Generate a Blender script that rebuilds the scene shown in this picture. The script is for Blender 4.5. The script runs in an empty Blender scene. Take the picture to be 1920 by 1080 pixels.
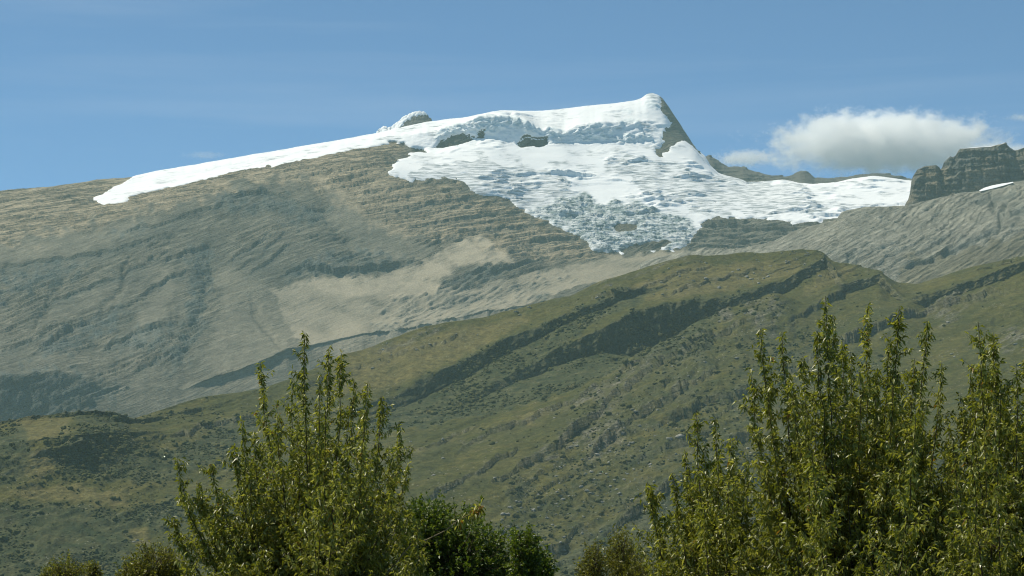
import bpy, math, random
import numpy as np
from math import radians, sin, cos, tan, pi

# ------------------------------------------------------------------ camera, world, sun, exposure
S = bpy.context.scene
COL = S.collection
HFOV = radians(25.0)
FPX = 960.0 / tan(HFOV / 2)          # focal length in photograph pixels (1920 wide)
HORIZON = 1000.0                     # photograph row of eye level
PITCH = math.atan((HORIZON - 540.0) / FPX)
cam_d = bpy.data.cameras.new('camera')
cam_d.angle = HFOV
cam_d.clip_start = 0.1
cam_d.clip_end = 60000.0
cam = bpy.data.objects.new('camera', cam_d)
cam.rotation_euler = (pi / 2 + PITCH, 0, 0)
COL.objects.link(cam)
S.camera = cam

SUN_EL, SUN_AZ = radians(60.0), radians(-72.0)      # azimuth from +Y (view direction) towards +X
sun_dir = np.array([sin(SUN_AZ) * cos(SUN_EL), cos(SUN_AZ) * cos(SUN_EL), sin(SUN_EL)])
W = bpy.data.worlds.new('World')
S.world = W
W.use_nodes = True
wn, wl = W.node_tree.nodes, W.node_tree.links
wn.clear()
sky = wn.new('ShaderNodeTexSky')
sky.sky_type = 'NISHITA'
sky.sun_disc = False
sky.sun_elevation = SUN_EL
sky.sun_rotation = SUN_AZ
sky.altitude = 9000.0
sky.air_density = 1.0
sky.dust_density = 0.0
sky.ozone_density = 2.2
bg = wn.new('ShaderNodeBackground')
bg.inputs['Strength'].default_value = 0.145
wo = wn.new('ShaderNodeOutputWorld')
# thin cirrus: stretched noise over the whole sky dome
tc = wn.new('ShaderNodeTexCoord')
mp = wn.new('ShaderNodeMapping')
mp.inputs['Rotation'].default_value = (0.0, radians(-2.0), 0.0)
mp.inputs['Location'].default_value = (3.1, 0.0, 0.55)
mp.inputs['Scale'].default_value = (1.6, 1.6, 24.0)
nz = wn.new('ShaderNodeTexNoise')
nz.inputs['Scale'].default_value = 1.6
nz.inputs['Detail'].default_value = 7.0
nz.inputs['Roughness'].default_value = 0.55
nz.inputs['Distortion'].default_value = 0.4
rp = wn.new('ShaderNodeValToRGB')
rp.color_ramp.elements[0].position = 0.52
rp.color_ramp.elements[0].color = (0, 0, 0, 1)
rp.color_ramp.elements[1].position = 0.80
rp.color_ramp.elements[1].color = (0.13, 0.13, 0.13, 1)
mx = wn.new('ShaderNodeMixRGB')
mx.inputs['Color2'].default_value = (4.6, 4.9, 5.2, 1)
wl.new(tc.outputs['Generated'], mp.inputs['Vector'])
wl.new(mp.outputs['Vector'], nz.inputs['Vector'])
wl.new(nz.outputs['Fac'], rp.inputs['Fac'])
wl.new(rp.outputs['Color'], mx.inputs['Fac'])
tn = wn.new('ShaderNodeMixRGB')               # clear mountain air: a little less red than the model sky
tn.blend_type = 'MULTIPLY'
tn.inputs['Fac'].default_value = 1.0
tn.inputs['Color2'].default_value = (0.78, 1.0, 0.96, 1)
wl.new(sky.outputs['Color'], tn.inputs['Color1'])
wl.new(tn.outputs['Color'], mx.inputs['Color1'])
wl.new(mx.outputs['Color'], bg.inputs['Color'])
wl.new(bg.outputs['Background'], wo.inputs['Surface'])

sun_l = bpy.data.lights.new('sun', 'SUN')
sun_l.energy = 4.0
sun_l.angle = radians(0.53)
sun_l.color = (1.0, 0.945, 0.78)
sun_o = bpy.data.objects.new('sun', sun_l)
from mathutils import Vector
sun_o.rotation_euler = Vector(-sun_dir).to_track_quat('-Z', 'Y').to_euler()
sun_o.location = (-200, 0, 300)
COL.objects.link(sun_o)

S.view_settings.view_transform = 'Standard'
S.view_settings.look = 'None'
S.view_settings.gamma = 1.0
S.view_settings.exposure = 0.40
S.view_settings.use_curve_mapping = False
S.render.engine = 'CYCLES'
S.cycles.use_denoising = True
S.cycles.filter_width = 1.1
S.cycles.max_bounces = 32
S.cycles.volume_bounces = 32
S.cycles.transparent_max_bounces = 8
S.cycles.diffuse_bounces = 3
S.cycles.glossy_bounces = 3
S.cycles.transmission_bounces = 4

HAZE_DENSITY = 3.5e-5
HAZE_COLOR = (0.58, 0.84, 0.82)

# ------------------------------------------------------------------ small tools
rng = np.random.default_rng(7)
random.seed(7)
CP, SP = cos(PITCH), sin(PITCH)


def at(px, py, D):
    """photograph pixel + forward distance in metres -> world point(s)"""
    px, py, D = np.broadcast_arrays(np.asarray(px, float), np.asarray(py, float), np.asarray(D, float))
    xc, yc = (px - 960.0) / FPX, (540.0 - py) / FPX
    dy = CP - yc * SP
    k = D / dy
    return np.stack([xc * k, D, (SP + yc * CP) * k], -1)


_perm = np.random.default_rng(11).permutation(4096).astype(np.int64)
_ang = np.random.default_rng(12).uniform(0, 2 * pi, 4096)
_gx, _gy = np.cos(_ang), np.sin(_ang)


def gn(x, y, seed=0):
    """2D gradient noise, about -0.7..0.7"""
    x = np.asarray(x, float) + seed * 17.31
    y = np.asarray(y, float) + seed * 9.73
    xi, yi = np.floor(x).astype(np.int64), np.floor(y).astype(np.int64)
    xf, yf = x - xi, y - yi
    u, v = xf * xf * xf * (xf * (xf * 6 - 15) + 10), yf * yf * yf * (yf * (yf * 6 - 15) + 10)

    def g(ix, iy, fx, fy):
        h = _perm[(_perm[ix & 4095] + iy) & 4095]
        return _gx[h] * fx + _gy[h] * fy
    a, b = g(xi, yi, xf, yf), g(xi + 1, yi, xf - 1, yf)
    c, d = g(xi, yi + 1, xf, yf - 1), g(xi + 1, yi + 1, xf - 1, yf - 1)
    return (a + u * (b - a)) * (1 - v) + (c + u * (d - c)) * v


def fbm(x, y, octv=4, seed=0, gain=0.5, ridged=False):
    s, a, f = 0.0, 1.0, 1.0
    for o in range(octv):
        n = gn(x * f, y * f, seed + o * 3)
        s = s + a * ((0.5 - np.abs(n) * 2.0) if ridged else n)
        a *= gain
        f *= 2.03
    return s


def blur(a, n, axis):
    """small binomial blur, n passes"""
    for _ in range(n):
        p = np.concatenate([np.take(a, [0], axis), a, np.take(a, [-1], axis)], axis)
        lo = np.take(p, range(0, a.shape[axis]), axis)
        hi = np.take(p, range(2, a.shape[axis] + 2), axis)
        a = 0.25 * lo + 0.5 * a + 0.25 * hi
    return a


def inside(poly, x, y):
    r = np.zeros(x.shape, bool)
    n = len(poly)
    for i in range(n):
        x0, y0 = poly[i]
        x1, y1 = poly[(i + 1) % n]
        if y0 == y1:
            continue
        c = ((y0 > y) != (y1 > y)) & (x < (x1 - x0) * (y - y0) / (y1 - y0) + x0)
        r ^= c
    return r


def region(polys, PX, PY, wob=4.0, scale=0.06, seed=0, soft=0):
    X = PX + wob * fbm(PX * scale, PY * scale, 3, seed + 40) * 2
    Y = PY + wob * fbm(PX * scale, PY * scale, 3, seed + 50) * 2
    m = np.zeros(PX.shape)
    for p in polys:
        m = np.maximum(m, inside(p, X, Y).astype(float))
    if soft:
        m = blur(blur(m, soft, 0), soft, 1)
    return m


def tag(o, label=None, cat=None, group=None, kind=None):
    if label: o['label'] = label
    if cat: o['category'] = cat
    if group: o['group'] = group
    if kind: o['kind'] = kind
    return o


def mesh_from(name, V, F, mat=None, parent=None, smooth=False, attrs=None):
    """V (n,3), F (m,k) constant-size faces -> linked object"""
    V = np.ascontiguousarray(V, dtype=np.float32)
    F = np.ascontiguousarray(F, dtype=np.int32)
    me = bpy.data.meshes.new(name)
    m, k = F.shape
    me.vertices.add(len(V))
    me.vertices.foreach_set('co', V.ravel())
    me.loops.add(m * k)
    me.loops.foreach_set('vertex_index', F.ravel())
    me.polygons.add(m)
    me.polygons.foreach_set('loop_start', np.arange(0, m * k, k, dtype=np.int32))
    me.polygons.foreach_set('loop_total', np.full(m, k, dtype=np.int32))
    if smooth:
        me.polygons.foreach_set('use_smooth', np.ones(m, bool))
    for an, av in (attrs or {}).items():
        av = np.asarray(av, np.float32)
        if av.ndim == 1:
            at_ = me.attributes.new(an, 'FLOAT', 'POINT')
            at_.data.foreach_set('value', av)
        else:
            at_ = me.attributes.new(an, 'FLOAT_COLOR', 'POINT')
            c4 = np.ones((len(av), 4), np.float32)
            c4[:, :av.shape[1]] = av
            at_.data.foreach_set('color', c4.ravel())
    me.update(calc_edges=True)
    me.validate()
    if mat: me.materials.append(mat)
    o = bpy.data.objects.new(name, me)
    COL.objects.link(o)
    if parent: o.parent = parent
    return o


def ico(sub):
    import bmesh
    bm = bmesh.new()
    bmesh.ops.create_icosphere(bm, subdivisions=sub, radius=1.0)
    V = np.array([v.co[:] for v in bm.verts]); F = np.array([[v.index for v in f.verts] for f in bm.faces])
    bm.free()
    return V, F


def empty(name, loc):
    o = bpy.data.objects.new(name, None)
    o.location = loc
    o.empty_display_size = 0.3
    COL.objects.link(o)
    return o


# ------------------------------------------------------------------ node material helper
class Mat:
    def __init__(self, name):
        self.m = bpy.data.materials.new(name)
        self.m.use_nodes = True
        self.t = self.m.node_tree
        self.t.nodes.clear()
        self.out = self.t.nodes.new('ShaderNodeOutputMaterial')

    def n(self, kind, **kw):
        nd = self.t.nodes.new('ShaderNode' + kind)
        for k, v in kw.items():
            if k.startswith('_'):
                setattr(nd, k[1:], v)
            else:
                key = k.replace('__', ' ')
                sock = nd.inputs[int(key[1:])] if key[0] == 'i' and key[1:].isdigit() else nd.inputs[key]
                if isinstance(v, bpy.types.NodeSocket):
                    self.t.links.new(v, sock)
                else:
                    sock.default_value = v
        return nd

    def coord(self):
        return self.n('TexCoord').outputs['Object']

    def mapping(self, vec, scale=(1, 1, 1), rot=(0, 0, 0), loc=(0, 0, 0)):
        if any(rot):
            vec = self.n('Mapping', Vector=vec, Rotation=rot).outputs[0]
        return self.n('Mapping', Vector=vec, Scale=scale, Location=loc).outputs[0]

    def noise(self, vec, scale=1.0, detail=5.0, rough=0.55, dist=0.0):
        return self.n('TexNoise', Vector=vec, Scale=scale, Detail=detail, Roughness=rough, Distortion=dist).outputs['Fac']

    def ramp(self, fac, stops):
        r = self.n('ValToRGB', Fac=fac)
        cr = r.color_ramp
        while len(cr.elements) < len(stops):
            cr.elements.new(0.5)
        for e, (p, c) in zip(cr.elements, stops):
            e.position = p
            e.color = (c, c, c, 1) if isinstance(c, (int, float)) else (*c, 1)
        return r.outputs['Color']

    def mix(self, fac, a, b, blend='MIX'):
        def c(v): return (*v, 1) if isinstance(v, tuple) and len(v) == 3 else v
        return self.n('MixRGB', _blend_type=blend, Fac=fac, Color1=c(a), Color2=c(b)).outputs[0]

    def math(self, op, a, b=0.0):
        return self.n('Math', _operation=op, i0=a, i1=b).outputs[0]

    def attr(self, name):
        return self.n('Attribute', _attribute_name=name)

    def sep(self, col):
        return self.n('SeparateColor', Color=col).outputs

    def bump(self, h, dist, strength=1.0, normal=None):
        b = self.n('Bump', Height=h, Distance=dist, Strength=strength)
        if normal is not None:
            self.t.links.new(normal, b.inputs['Normal'])
        return b.outputs[0]

    def principled(self, color, rough=0.9, normal=None, spec=0.2):
        p = self.n('BsdfPrincipled', Roughness=rough)
        if isinstance(color, tuple):
            p.inputs['Base Color'].default_value = (*color[:3], 1)
        else:
            self.t.links.new(color, p.inputs['Base Color'])
        p.inputs['Specular IOR Level'].default_value = spec
        if normal is not None:
            self.t.links.new(normal, p.inputs['Normal'])
        return p.outputs[0]

    def done(self, shader):
        self.t.links.new(shader, self.out.inputs['Surface'])
        return self.m


def rock_mat(name, base_lo, base_hi, tan_c, till_c, dark_c, strata_rot, bump=2.5, fine=1.0, zs=0.16, strata2=None):
    M = Mat(name)
    co = M.coord()
    a = M.sep(M.attr('mask').outputs['Color'])
    st = M.mapping(co, scale=(0.010, 0.010, zs), rot=strata_rot)
    n_st = M.noise(st, 1.0, 8.0, 0.62, 0.6)
    if strata2 is not None:
        n_s2 = M.noise(M.mapping(co, scale=(0.012, 0.012, zs * 0.75), rot=strata2), 1.0, 8.0, 0.62, 0.9)
        n_st = M.n('Mix', i0=a[0], i2=n_s2, i3=n_st).outputs[0]
    n_big = M.noise(co, 0.006, 5.0, 0.55)
    n_med = M.noise(co, 0.045 * fine, 6.0, 0.62)
    n_fin = M.noise(co, 0.22 * fine, 4.0, 0.6)
    base = M.mix(M.ramp(n_big, [(0.35, 0.0), (0.65, 1.0)]), base_lo, base_hi)
    tan_v = M.mix(M.ramp(n_big, [(0.38, 0.0), (0.62, 1.0)]), tan_c, tuple(c * 0.82 for c in tan_c))
    col = M.mix(a[0], base, tan_v)
    # bedding streaks: pale and dark beds of the stone itself
    streak = M.ramp(n_st, [(0.30, 0.42), (0.44, 0.80), (0.55, 1.08), (0.68, 1.50)])
    mott = M.ramp(n_med, [(0.30, 0.72), (0.52, 1.0), (0.70, 1.22)])
    calm = M.attr('calm').outputs['Fac']
    loud = M.math('SUBTRACT', 1.0, M.math('MULTIPLY', calm, 0.75))
    col = M.mix(loud, col, M.mix(1.0, col, streak, 'MULTIPLY'))
    col = M.mix(1.0, col, mott, 'MULTIPLY')
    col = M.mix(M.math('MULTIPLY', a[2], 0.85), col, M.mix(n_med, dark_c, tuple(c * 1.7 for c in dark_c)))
    tillv = M.mix(M.ramp(n_med, [(0.35, 0.0), (0.65, 1.0)]), till_c, tuple(c * 0.86 for c in till_c))
    col = M.mix(a[1], col, tillv)
    col = M.mix(0.55, col, M.mix(1.0, col, M.ramp(n_fin, [(0.3, 0.5), (0.7, 1.5)]), 'MULTIPLY'))
    h = M.math('ADD', M.math('MULTIPLY', n_st, 1.0), M.math('MULTIPLY', n_med, 0.9))
    k = M.math('SUBTRACT', 1.0, M.math('MULTIPLY', calm, 0.85))
    nb = M.n('Bump', Height=h, Distance=bump * 3.2, Strength=k).outputs[0]
    nb = M.n('Bump', Height=n_fin, Distance=bump * 0.8, Strength=M.math('MULTIPLY', loud, 0.8), Normal=nb).outputs[0]
    return M.done(M.principled(col, 0.95, nb, 0.15))


def snow_mat():
    M = Mat('snow_and_ice')
    co = M.coord()
    a = M.sep(M.attr('mask').outputs['Color'])        # r: dirty / bare ice, g: steep serac ice, b: grey firn with crevasse shade painted in
    st = M.mapping(co, scale=(0.022, 0.010, 0.26), rot=(0, 0.07, 0))
    n1 = M.noise(st, 1.0, 7.0, 0.6, 0.5)
    n2 = M.noise(M.mapping(co, scale=(0.6, 0.6, 1.9)), 0.055, 8.0, 0.68)
    n3 = M.noise(co, 0.012, 4.0, 0.55)
    snow = (0.84, 0.85, 0.86)
    ice = M.mix(M.ramp(n2, [(0.40, 0.0), (0.60, 1.0)]), (0.13, 0.20, 0.215), (0.74, 0.775, 0.78))
    firn_shade = M.mix(M.ramp(n1, [(0.42, 0.0), (0.55, 1.0)]), (0.30, 0.335, 0.355), (0.84, 0.85, 0.86))  # grey streaks: dirty firn, plus crevasse shade painted into the snow colour
    col = M.mix(M.ramp(M.math('ADD', n3, M.math('MULTIPLY', a[2], 0.45)), [(0.54, 0.0), (0.66, 1.0)]), snow, firn_shade)
    icy = M.math('MULTIPLY', a[0], M.ramp(M.noise(M.mapping(co, scale=(1, 0.5, 1.6)), 0.016, 4.0, 0.6), [(0.36, 0.35), (0.56, 1.15)]))
    f = M.math('ADD', M.math('MULTIPLY', icy, 1.25), M.math('MULTIPLY', M.math('SUBTRACT', n2, 0.5), M.math('MULTIPLY', a[0], 1.6)))
    f = M.n('Clamp', Value=f).outputs[0]
    col = M.mix(f, col, ice)
    col = M.mix(M.math('MULTIPLY', a[1], 0.6), col, M.mix(M.ramp(n2, [(0.38, 0.0), (0.62, 1.0)]), (0.50, 0.60, 0.64), (0.84, 0.87, 0.88)))
    h = M.math('ADD', M.math('MULTIPLY', n1, 0.6), n2)
    nb = M.n('Bump', Height=h, Distance=8.0, Strength=M.n('Clamp', Value=M.math('ADD', 0.12, a[0])).outputs[0]).outputs[0]
    return M.done(M.principled(col, 0.75, nb, 0.25))


def hill_mat():
    M = Mat('hill_turf_and_rock')
    co = M.coord()
    a = M.sep(M.attr('mask').outputs['Color'])        # r: shrub litter, g: straw grass, b: bare rock
    n_big = M.noise(co, 0.008, 5.0, 0.6)
    n_med = M.noise(co, 0.04, 6.0, 0.65)
    n_fin = M.noise(co, 0.25, 5.0, 0.65)
    st = M.mapping(co, scale=(0.015, 0.015, 0.20), rot=(0, radians(18), 0))
    n_st = M.noise(st, 1.0, 6.0, 0.6, 0.5)
    turf = M.mix(M.ramp(n_big, [(0.36, 0.0), (0.64, 1.0)]), (0.059, 0.062, 0.015), (0.094, 0.087, 0.023))
    turf = M.mix(M.ramp(n_med, [(0.42, 0.0), (0.62, 1.0)]), turf, (0.098, 0.088, 0.028))
    turf = M.mix(M.ramp(n_fin, [(0.52, 0.0), (0.66, 0.8)]), turf, (0.054, 0.056, 0.021))
    dg = M.noise(M.mapping(co, scale=(0.006, 0.006, 0.05), rot=(0, radians(26), 0)), 1.0, 6.0, 0.62, 0.8)
    turf = M.mix(M.ramp(dg, [(0.40, 0.0), (0.60, 0.8)]), turf, (0.048, 0.054, 0.017))
    straw = M.mix(M.ramp(n_med, [(0.4, 0.0), (0.65, 1.0)]), (0.125, 0.108, 0.040), (0.092, 0.086, 0.032))
    col = M.mix(a[1], turf, straw)
    lit = M.mix(M.ramp(n_med, [(0.4, 0.0), (0.62, 1.0)]), (0.030, 0.042, 0.020), (0.075, 0.078, 0.036))
    col = M.mix(M.math('MULTIPLY', a[0], 0.85), col, lit)
    rock = M.mix(M.ramp(n_st, [(0.35, 0.0), (0.62, 1.0)]), (0.075, 0.076, 0.060), (0.21, 0.195, 0.15))
    rk = M.n('Clamp', Value=M.math('MULTIPLY', a[2], M.ramp(n_fin, [(0.36, 0.35), (0.6, 1.0)]))).outputs[0]
    col = M.mix(rk, col, rock)
    n_mot = M.noise(co, 0.10, 5.0, 0.7)
    col = M.mix(1.0, col, M.ramp(n_mot, [(0.34, 0.58), (0.50, 1.0), (0.66, 1.38)]), 'MULTIPLY')
    col = M.mix(0.45, col, M.mix(1.0, col, M.ramp(n_fin, [(0.32, 0.45), (0.68, 1.55)]), 'MULTIPLY'))
    # loose pale stones lying in the turf
    vor = M.n('TexVoronoi', Vector=co, Scale=0.16, Randomness=1.0)
    sp = M.ramp(vor.outputs['Distance'], [(0.0, 1.0), (0.16, 1.0), (0.22, 0.0)])
    gate = M.ramp(M.noise(co, 0.02, 3.0, 0.6), [(0.53, 0.0), (0.62, 1.0)])
    col = M.mix(M.math('MULTIPLY', sp, M.math('MULTIPLY', gate, 0.7)), col, (0.26, 0.25, 0.20))
    h = M.math('ADD', M.math('MULTIPLY', n_med, 0.6), n_fin)
    nb = M.n('Bump', Height=h, Distance=2.6, Strength=1.0).outputs[0]
    nb = M.n('Bump', Height=n_st, Distance=8.0, Strength=a[2], Normal=nb).outputs[0]
    return M.done(M.principled(col, 0.95, nb, 0.1))


# ------------------------------------------------------------------ terrain by lofting between surveyed feature lines
def columns(a, b, step, out_a, out_b, out_step):
    return np.concatenate([np.arange(out_a, a, out_step), np.arange(a, b, step), np.arange(b, out_b + 1, out_step)]).astype(float)


class Loft:
    """terrain sheet through feature lines; each line is a list of (px, py, D)"""
    def __init__(self, U, lines, rows, smooth_u=1, jitter=None, ease=None):
        self.U = U
        k = len(lines)
        LY, LD = [], []
        for i, L in enumerate(lines):
            L = np.array(L, float)
            py, d = np.interp(U, L[:, 0], L[:, 1]), np.interp(U, L[:, 0], L[:, 2])
            su = smooth_u[i] if isinstance(smooth_u, list) else smooth_u
            py, d = blur(py, su, 0), blur(d, su + 8, 0)
            if jitter and jitter[i]:
                ja, js = jitter[i] if isinstance(jitter[i], tuple) else (jitter[i], i)
                py = py + ja * fbm(U / 34.0, np.full_like(U, js * 3.7), 4, js)
            LY.append(py); LD.append(d)
        PY, DD = [], []
        for i in range(k - 1):
            n = rows[i]
            e = (ease[i] if ease else 1.0)
            for j in range(n):
                t = j / n
                PY.append(LY[i] * (1 - t) + LY[i + 1] * t)
                te = t ** e
                DD.append(LD[i] * (1 - te) + LD[i + 1] * te)
        PY.append(LY[-1]); DD.append(LD[-1])
        self.PY, self.D = np.array(PY), np.array(DD)
        self.PX = np.broadcast_to(U, self.PY.shape).copy()
        self.line_row = np.cumsum([0] + list(rows))
        self.LY, self.LD = LY, LD
        self.P = at(self.PX, self.PY, self.D)

    def relax(self, n, keep=None):
        P2 = blur(self.P, n, 0)
        if keep is None:
            self.P = P2
        else:
            self.P = P2 * (1 - keep[..., None]) + self.P * keep[..., None]

    def normals(self):
        du = np.gradient(self.P, axis=1)
        dv = np.gradient(self.P, axis=0)
        n = np.cross(du, dv)
        n /= np.linalg.norm(n, axis=-1, keepdims=True) + 1e-9
        n *= np.where(n[..., 2:3] < 0, -1, 1)
        return n

    def push(self, amount):
        self.P = self.P + self.normals() * amount[..., None]

    def faces(self, keep=None):
        R, C = self.PY.shape
        i = np.arange(R * C).reshape(R, C)
        F = np.stack([i[:-1, :-1], i[:-1, 1:], i[1:, 1:], i[1:, :-1]], -1)
        if keep is not None:
            F = F[keep[:-1, :-1] & keep[:-1, 1:] & keep[1:, 1:] & keep[1:, :-1]]
        return F.reshape(-1, 4)

    def build(self, name, mat, attrs, smooth=True, keep=None, P=None):
        P = self.P if P is None else P
        F = self.faces(keep)
        V = P.reshape(-1, 3)
        A = {k: v.reshape(-1, v.shape[-1]) if v.ndim == 3 else v.ravel() for k, v in attrs.items()}
        if keep is not None:
            used, inv = np.unique(F, return_inverse=True)
            F = inv.reshape(-1, 4)
            V = V[used]
            A = {k: v[used] for k, v in A.items()}
        return mesh_from(name, V, F, mat, None, smooth, A)


def ledges(P, period, dip_x, dip_y, warp, seed, sharp=3.0):
    """stepped profile of tilted beds: 0..1 saw with a steep riser"""
    x, y, z = P[..., 0], P[..., 1], P[..., 2]
    s = (z - dip_x * x - dip_y * y + warp * fbm(x / 420.0, z / 330.0, 3, seed)) / period
    s = s + 0.38 * gn(x / 90.0, z / 70.0, seed + 5) + 0.22 * gn(x / 28.0, z / 20.0, seed + 7)
    f = s - np.floor(s)
    amp = 0.40 + 1.3 * gn(np.floor(s) * 3.17, x / 150.0, seed + 9) + 0.8 * gn(np.floor(s) * 1.7, x / 45.0, seed + 19)
    return (np.power(1 - f, 0.45 * sharp) - 0.4) * np.clip(amp, 0.05, 1.3)


def squeeze(lines, Dc, k):
    """steepen a slope: bring its feature lines closer together in depth around Dc"""
    return [[(p, y, Dc + (d - Dc) * k) for p, y, d in L] for L in lines]


def near_line(FX, FY, pts, wob=6.0, sc=22.0, seed=0):
    """distance to a surveyed polyline, and which side (positive above it)"""
    us, mg = FX[0], 110.0
    c0, c1 = np.searchsorted(us, min(p[0] for p in pts) - mg), np.searchsorted(us, max(p[0] for p in pts) + mg)
    PX, PY = FX[:, c0:c1], FY[:, c0:c1]
    wx = PX + wob * fbm(PX / sc, PY / sc, 2, seed + 3); wy = PY + wob * fbm(PX / sc, PY / sc, 2, seed + 4)
    best = np.full(PX.shape, 1e9); side = np.zeros(PX.shape); along = np.zeros(PX.shape)
    n = len(pts) - 1
    for i in range(n):
        ax, ay = pts[i]; bx, by = pts[i + 1]
        t = np.clip(((wx - ax) * (bx - ax) + (wy - ay) * (by - ay)) / ((bx - ax) ** 2 + (by - ay) ** 2), 0, 1)
        dx, dy = wx - ax - t * (bx - ax), wy - ay - t * (by - ay)
        d = np.hypot(dx, dy)
        sg = np.sign((bx - ax) * dy - (by - ay) * dx) * (-1 if bx >= ax else 1)
        m = d < best
        best = np.where(m, d, best); side = np.where(m, sg, side); along = np.where(m, (i + t) / n, along)
    out = []
    for v, fill in ((best, 1e4), (side, 0.0), (along, 0.0)):
        f = np.full(FX.shape, fill)
        f[:, c0:c1] = v
        out.append(f)
    return out


def cuesta(PX, PY, pts, h, reach, seed):
    """bed edge: ground stands proud above the line and falls away sharply below it"""
    d, sg, t = near_line(PX, PY, pts, 7.0, 24.0, seed)
    fade = np.sin(np.clip(t, 0, 1) * pi) ** 0.4
    w = np.where(sg > 0, np.exp(-d / reach), 0.0) * fade * (0.8 + 0.9 * gn(PX / 60, PY / 60, seed + 8))
    lip = np.exp(-(d / 2.6) ** 2) * (sg > 0) * fade
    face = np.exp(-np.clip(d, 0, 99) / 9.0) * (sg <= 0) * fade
    return h * np.clip(w, 0, 2), lip, face


# ---- valley floor and the knoll the camera and the trees stand on
def ground():
    gx = np.concatenate([-np.geomspace(8000, 60, 40), np.linspace(-55, 55, 56), np.geomspace(60, 8000, 40)])
    gy = np.concatenate([-np.geomspace(2400, 60, 24), np.linspace(-55, 75, 66), np.geomspace(80, 9950, 50)])
    X, Y = np.meshgrid(gx, gy)
    r = np.hypot(X, Y - 8)
    t = np.clip((r - 34) / 420.0, 0, 1)
    z = -1.75 - 66.0 * (t ** 0.62) + 0.10 * fbm(X / 3.0, Y / 3.0, 3, 2) * (r < 80) + 4.0 * fbm(X / 300, Y / 300, 3, 3) * t
    R, C = X.shape
    i = np.arange(R * C).reshape(R, C)
    F = np.stack([i[:-1, :-1], i[:-1, 1:], i[1:, 1:], i[1:, :-1]], -1).reshape(-1, 4)
    M = Mat('meadow')
    co = M.coord()
    n = M.noise(co, 1.2, 6.0, 0.6)
    n2 = M.noise(co, 0.05, 4.0, 0.6)
    c = M.mix(n, (0.06, 0.07, 0.02), (0.13, 0.12, 0.05))
    c = M.mix(M.ramp(n2, [(0.4, 0.0), (0.6, 1.0)]), c, (0.05, 0.06, 0.025))
    o = mesh_from('ground', np.stack([X, Y, z], -1).reshape(-1, 3), F, M.done(M.principled(c, 0.95, M.bump(n, 0.1), 0.1)), None, True)
    return tag(o, 'grassy valley floor below the trees', None, None, 'structure')


def ground_z(x, y):
    r = math.hypot(x, y - 8)
    t = min(max((r - 34) / 420.0, 0), 1)
    return -1.75 - 66.0 * (t ** 0.62)


ground()

UW = columns(-40, 1962, 2.25, -520, 2450, 14.0)

# ---- main massif -----------------------------------------------------------------------------
sky_line = [(-520, 425), (-150, 382), (0, 362), (70, 352), (130, 345), (180, 337), (245, 332), (300, 320), (420, 300), (520, 283), (620, 266),
            (700, 251), (745, 241), (800, 229), (880, 219), (930, 210), (960, 208), (1000, 209), (1040, 207), (1080, 201), (1120, 197), (1160, 193),
            (1190, 189), (1203, 185), (1212, 178), (1222, 175), (1234, 178), (1240, 182), (1250, 195), (1262, 213), (1275, 232), (1288, 252), (1298, 268),
            (1305, 279), (1320, 292), (1330, 310), (1345, 325), (1390, 338), (1402, 343), (1440, 340), (1470, 337), (1500, 345), (1540, 348),
            (1560, 345), (1600, 335), (1635, 330), (1660, 333), (1700, 338), (1750, 345), (2070, 345), (2450, 360)]


def skyD(px):
    return np.interp(px, [-520, 0, 250, 700, 1000, 1222, 1238, 1300, 1330, 1400, 1700, 2450], [7700, 7900, 8000, 8300, 8500, 8560, 8560, 8700, 8560, 8350, 8300, 8300])


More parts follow.
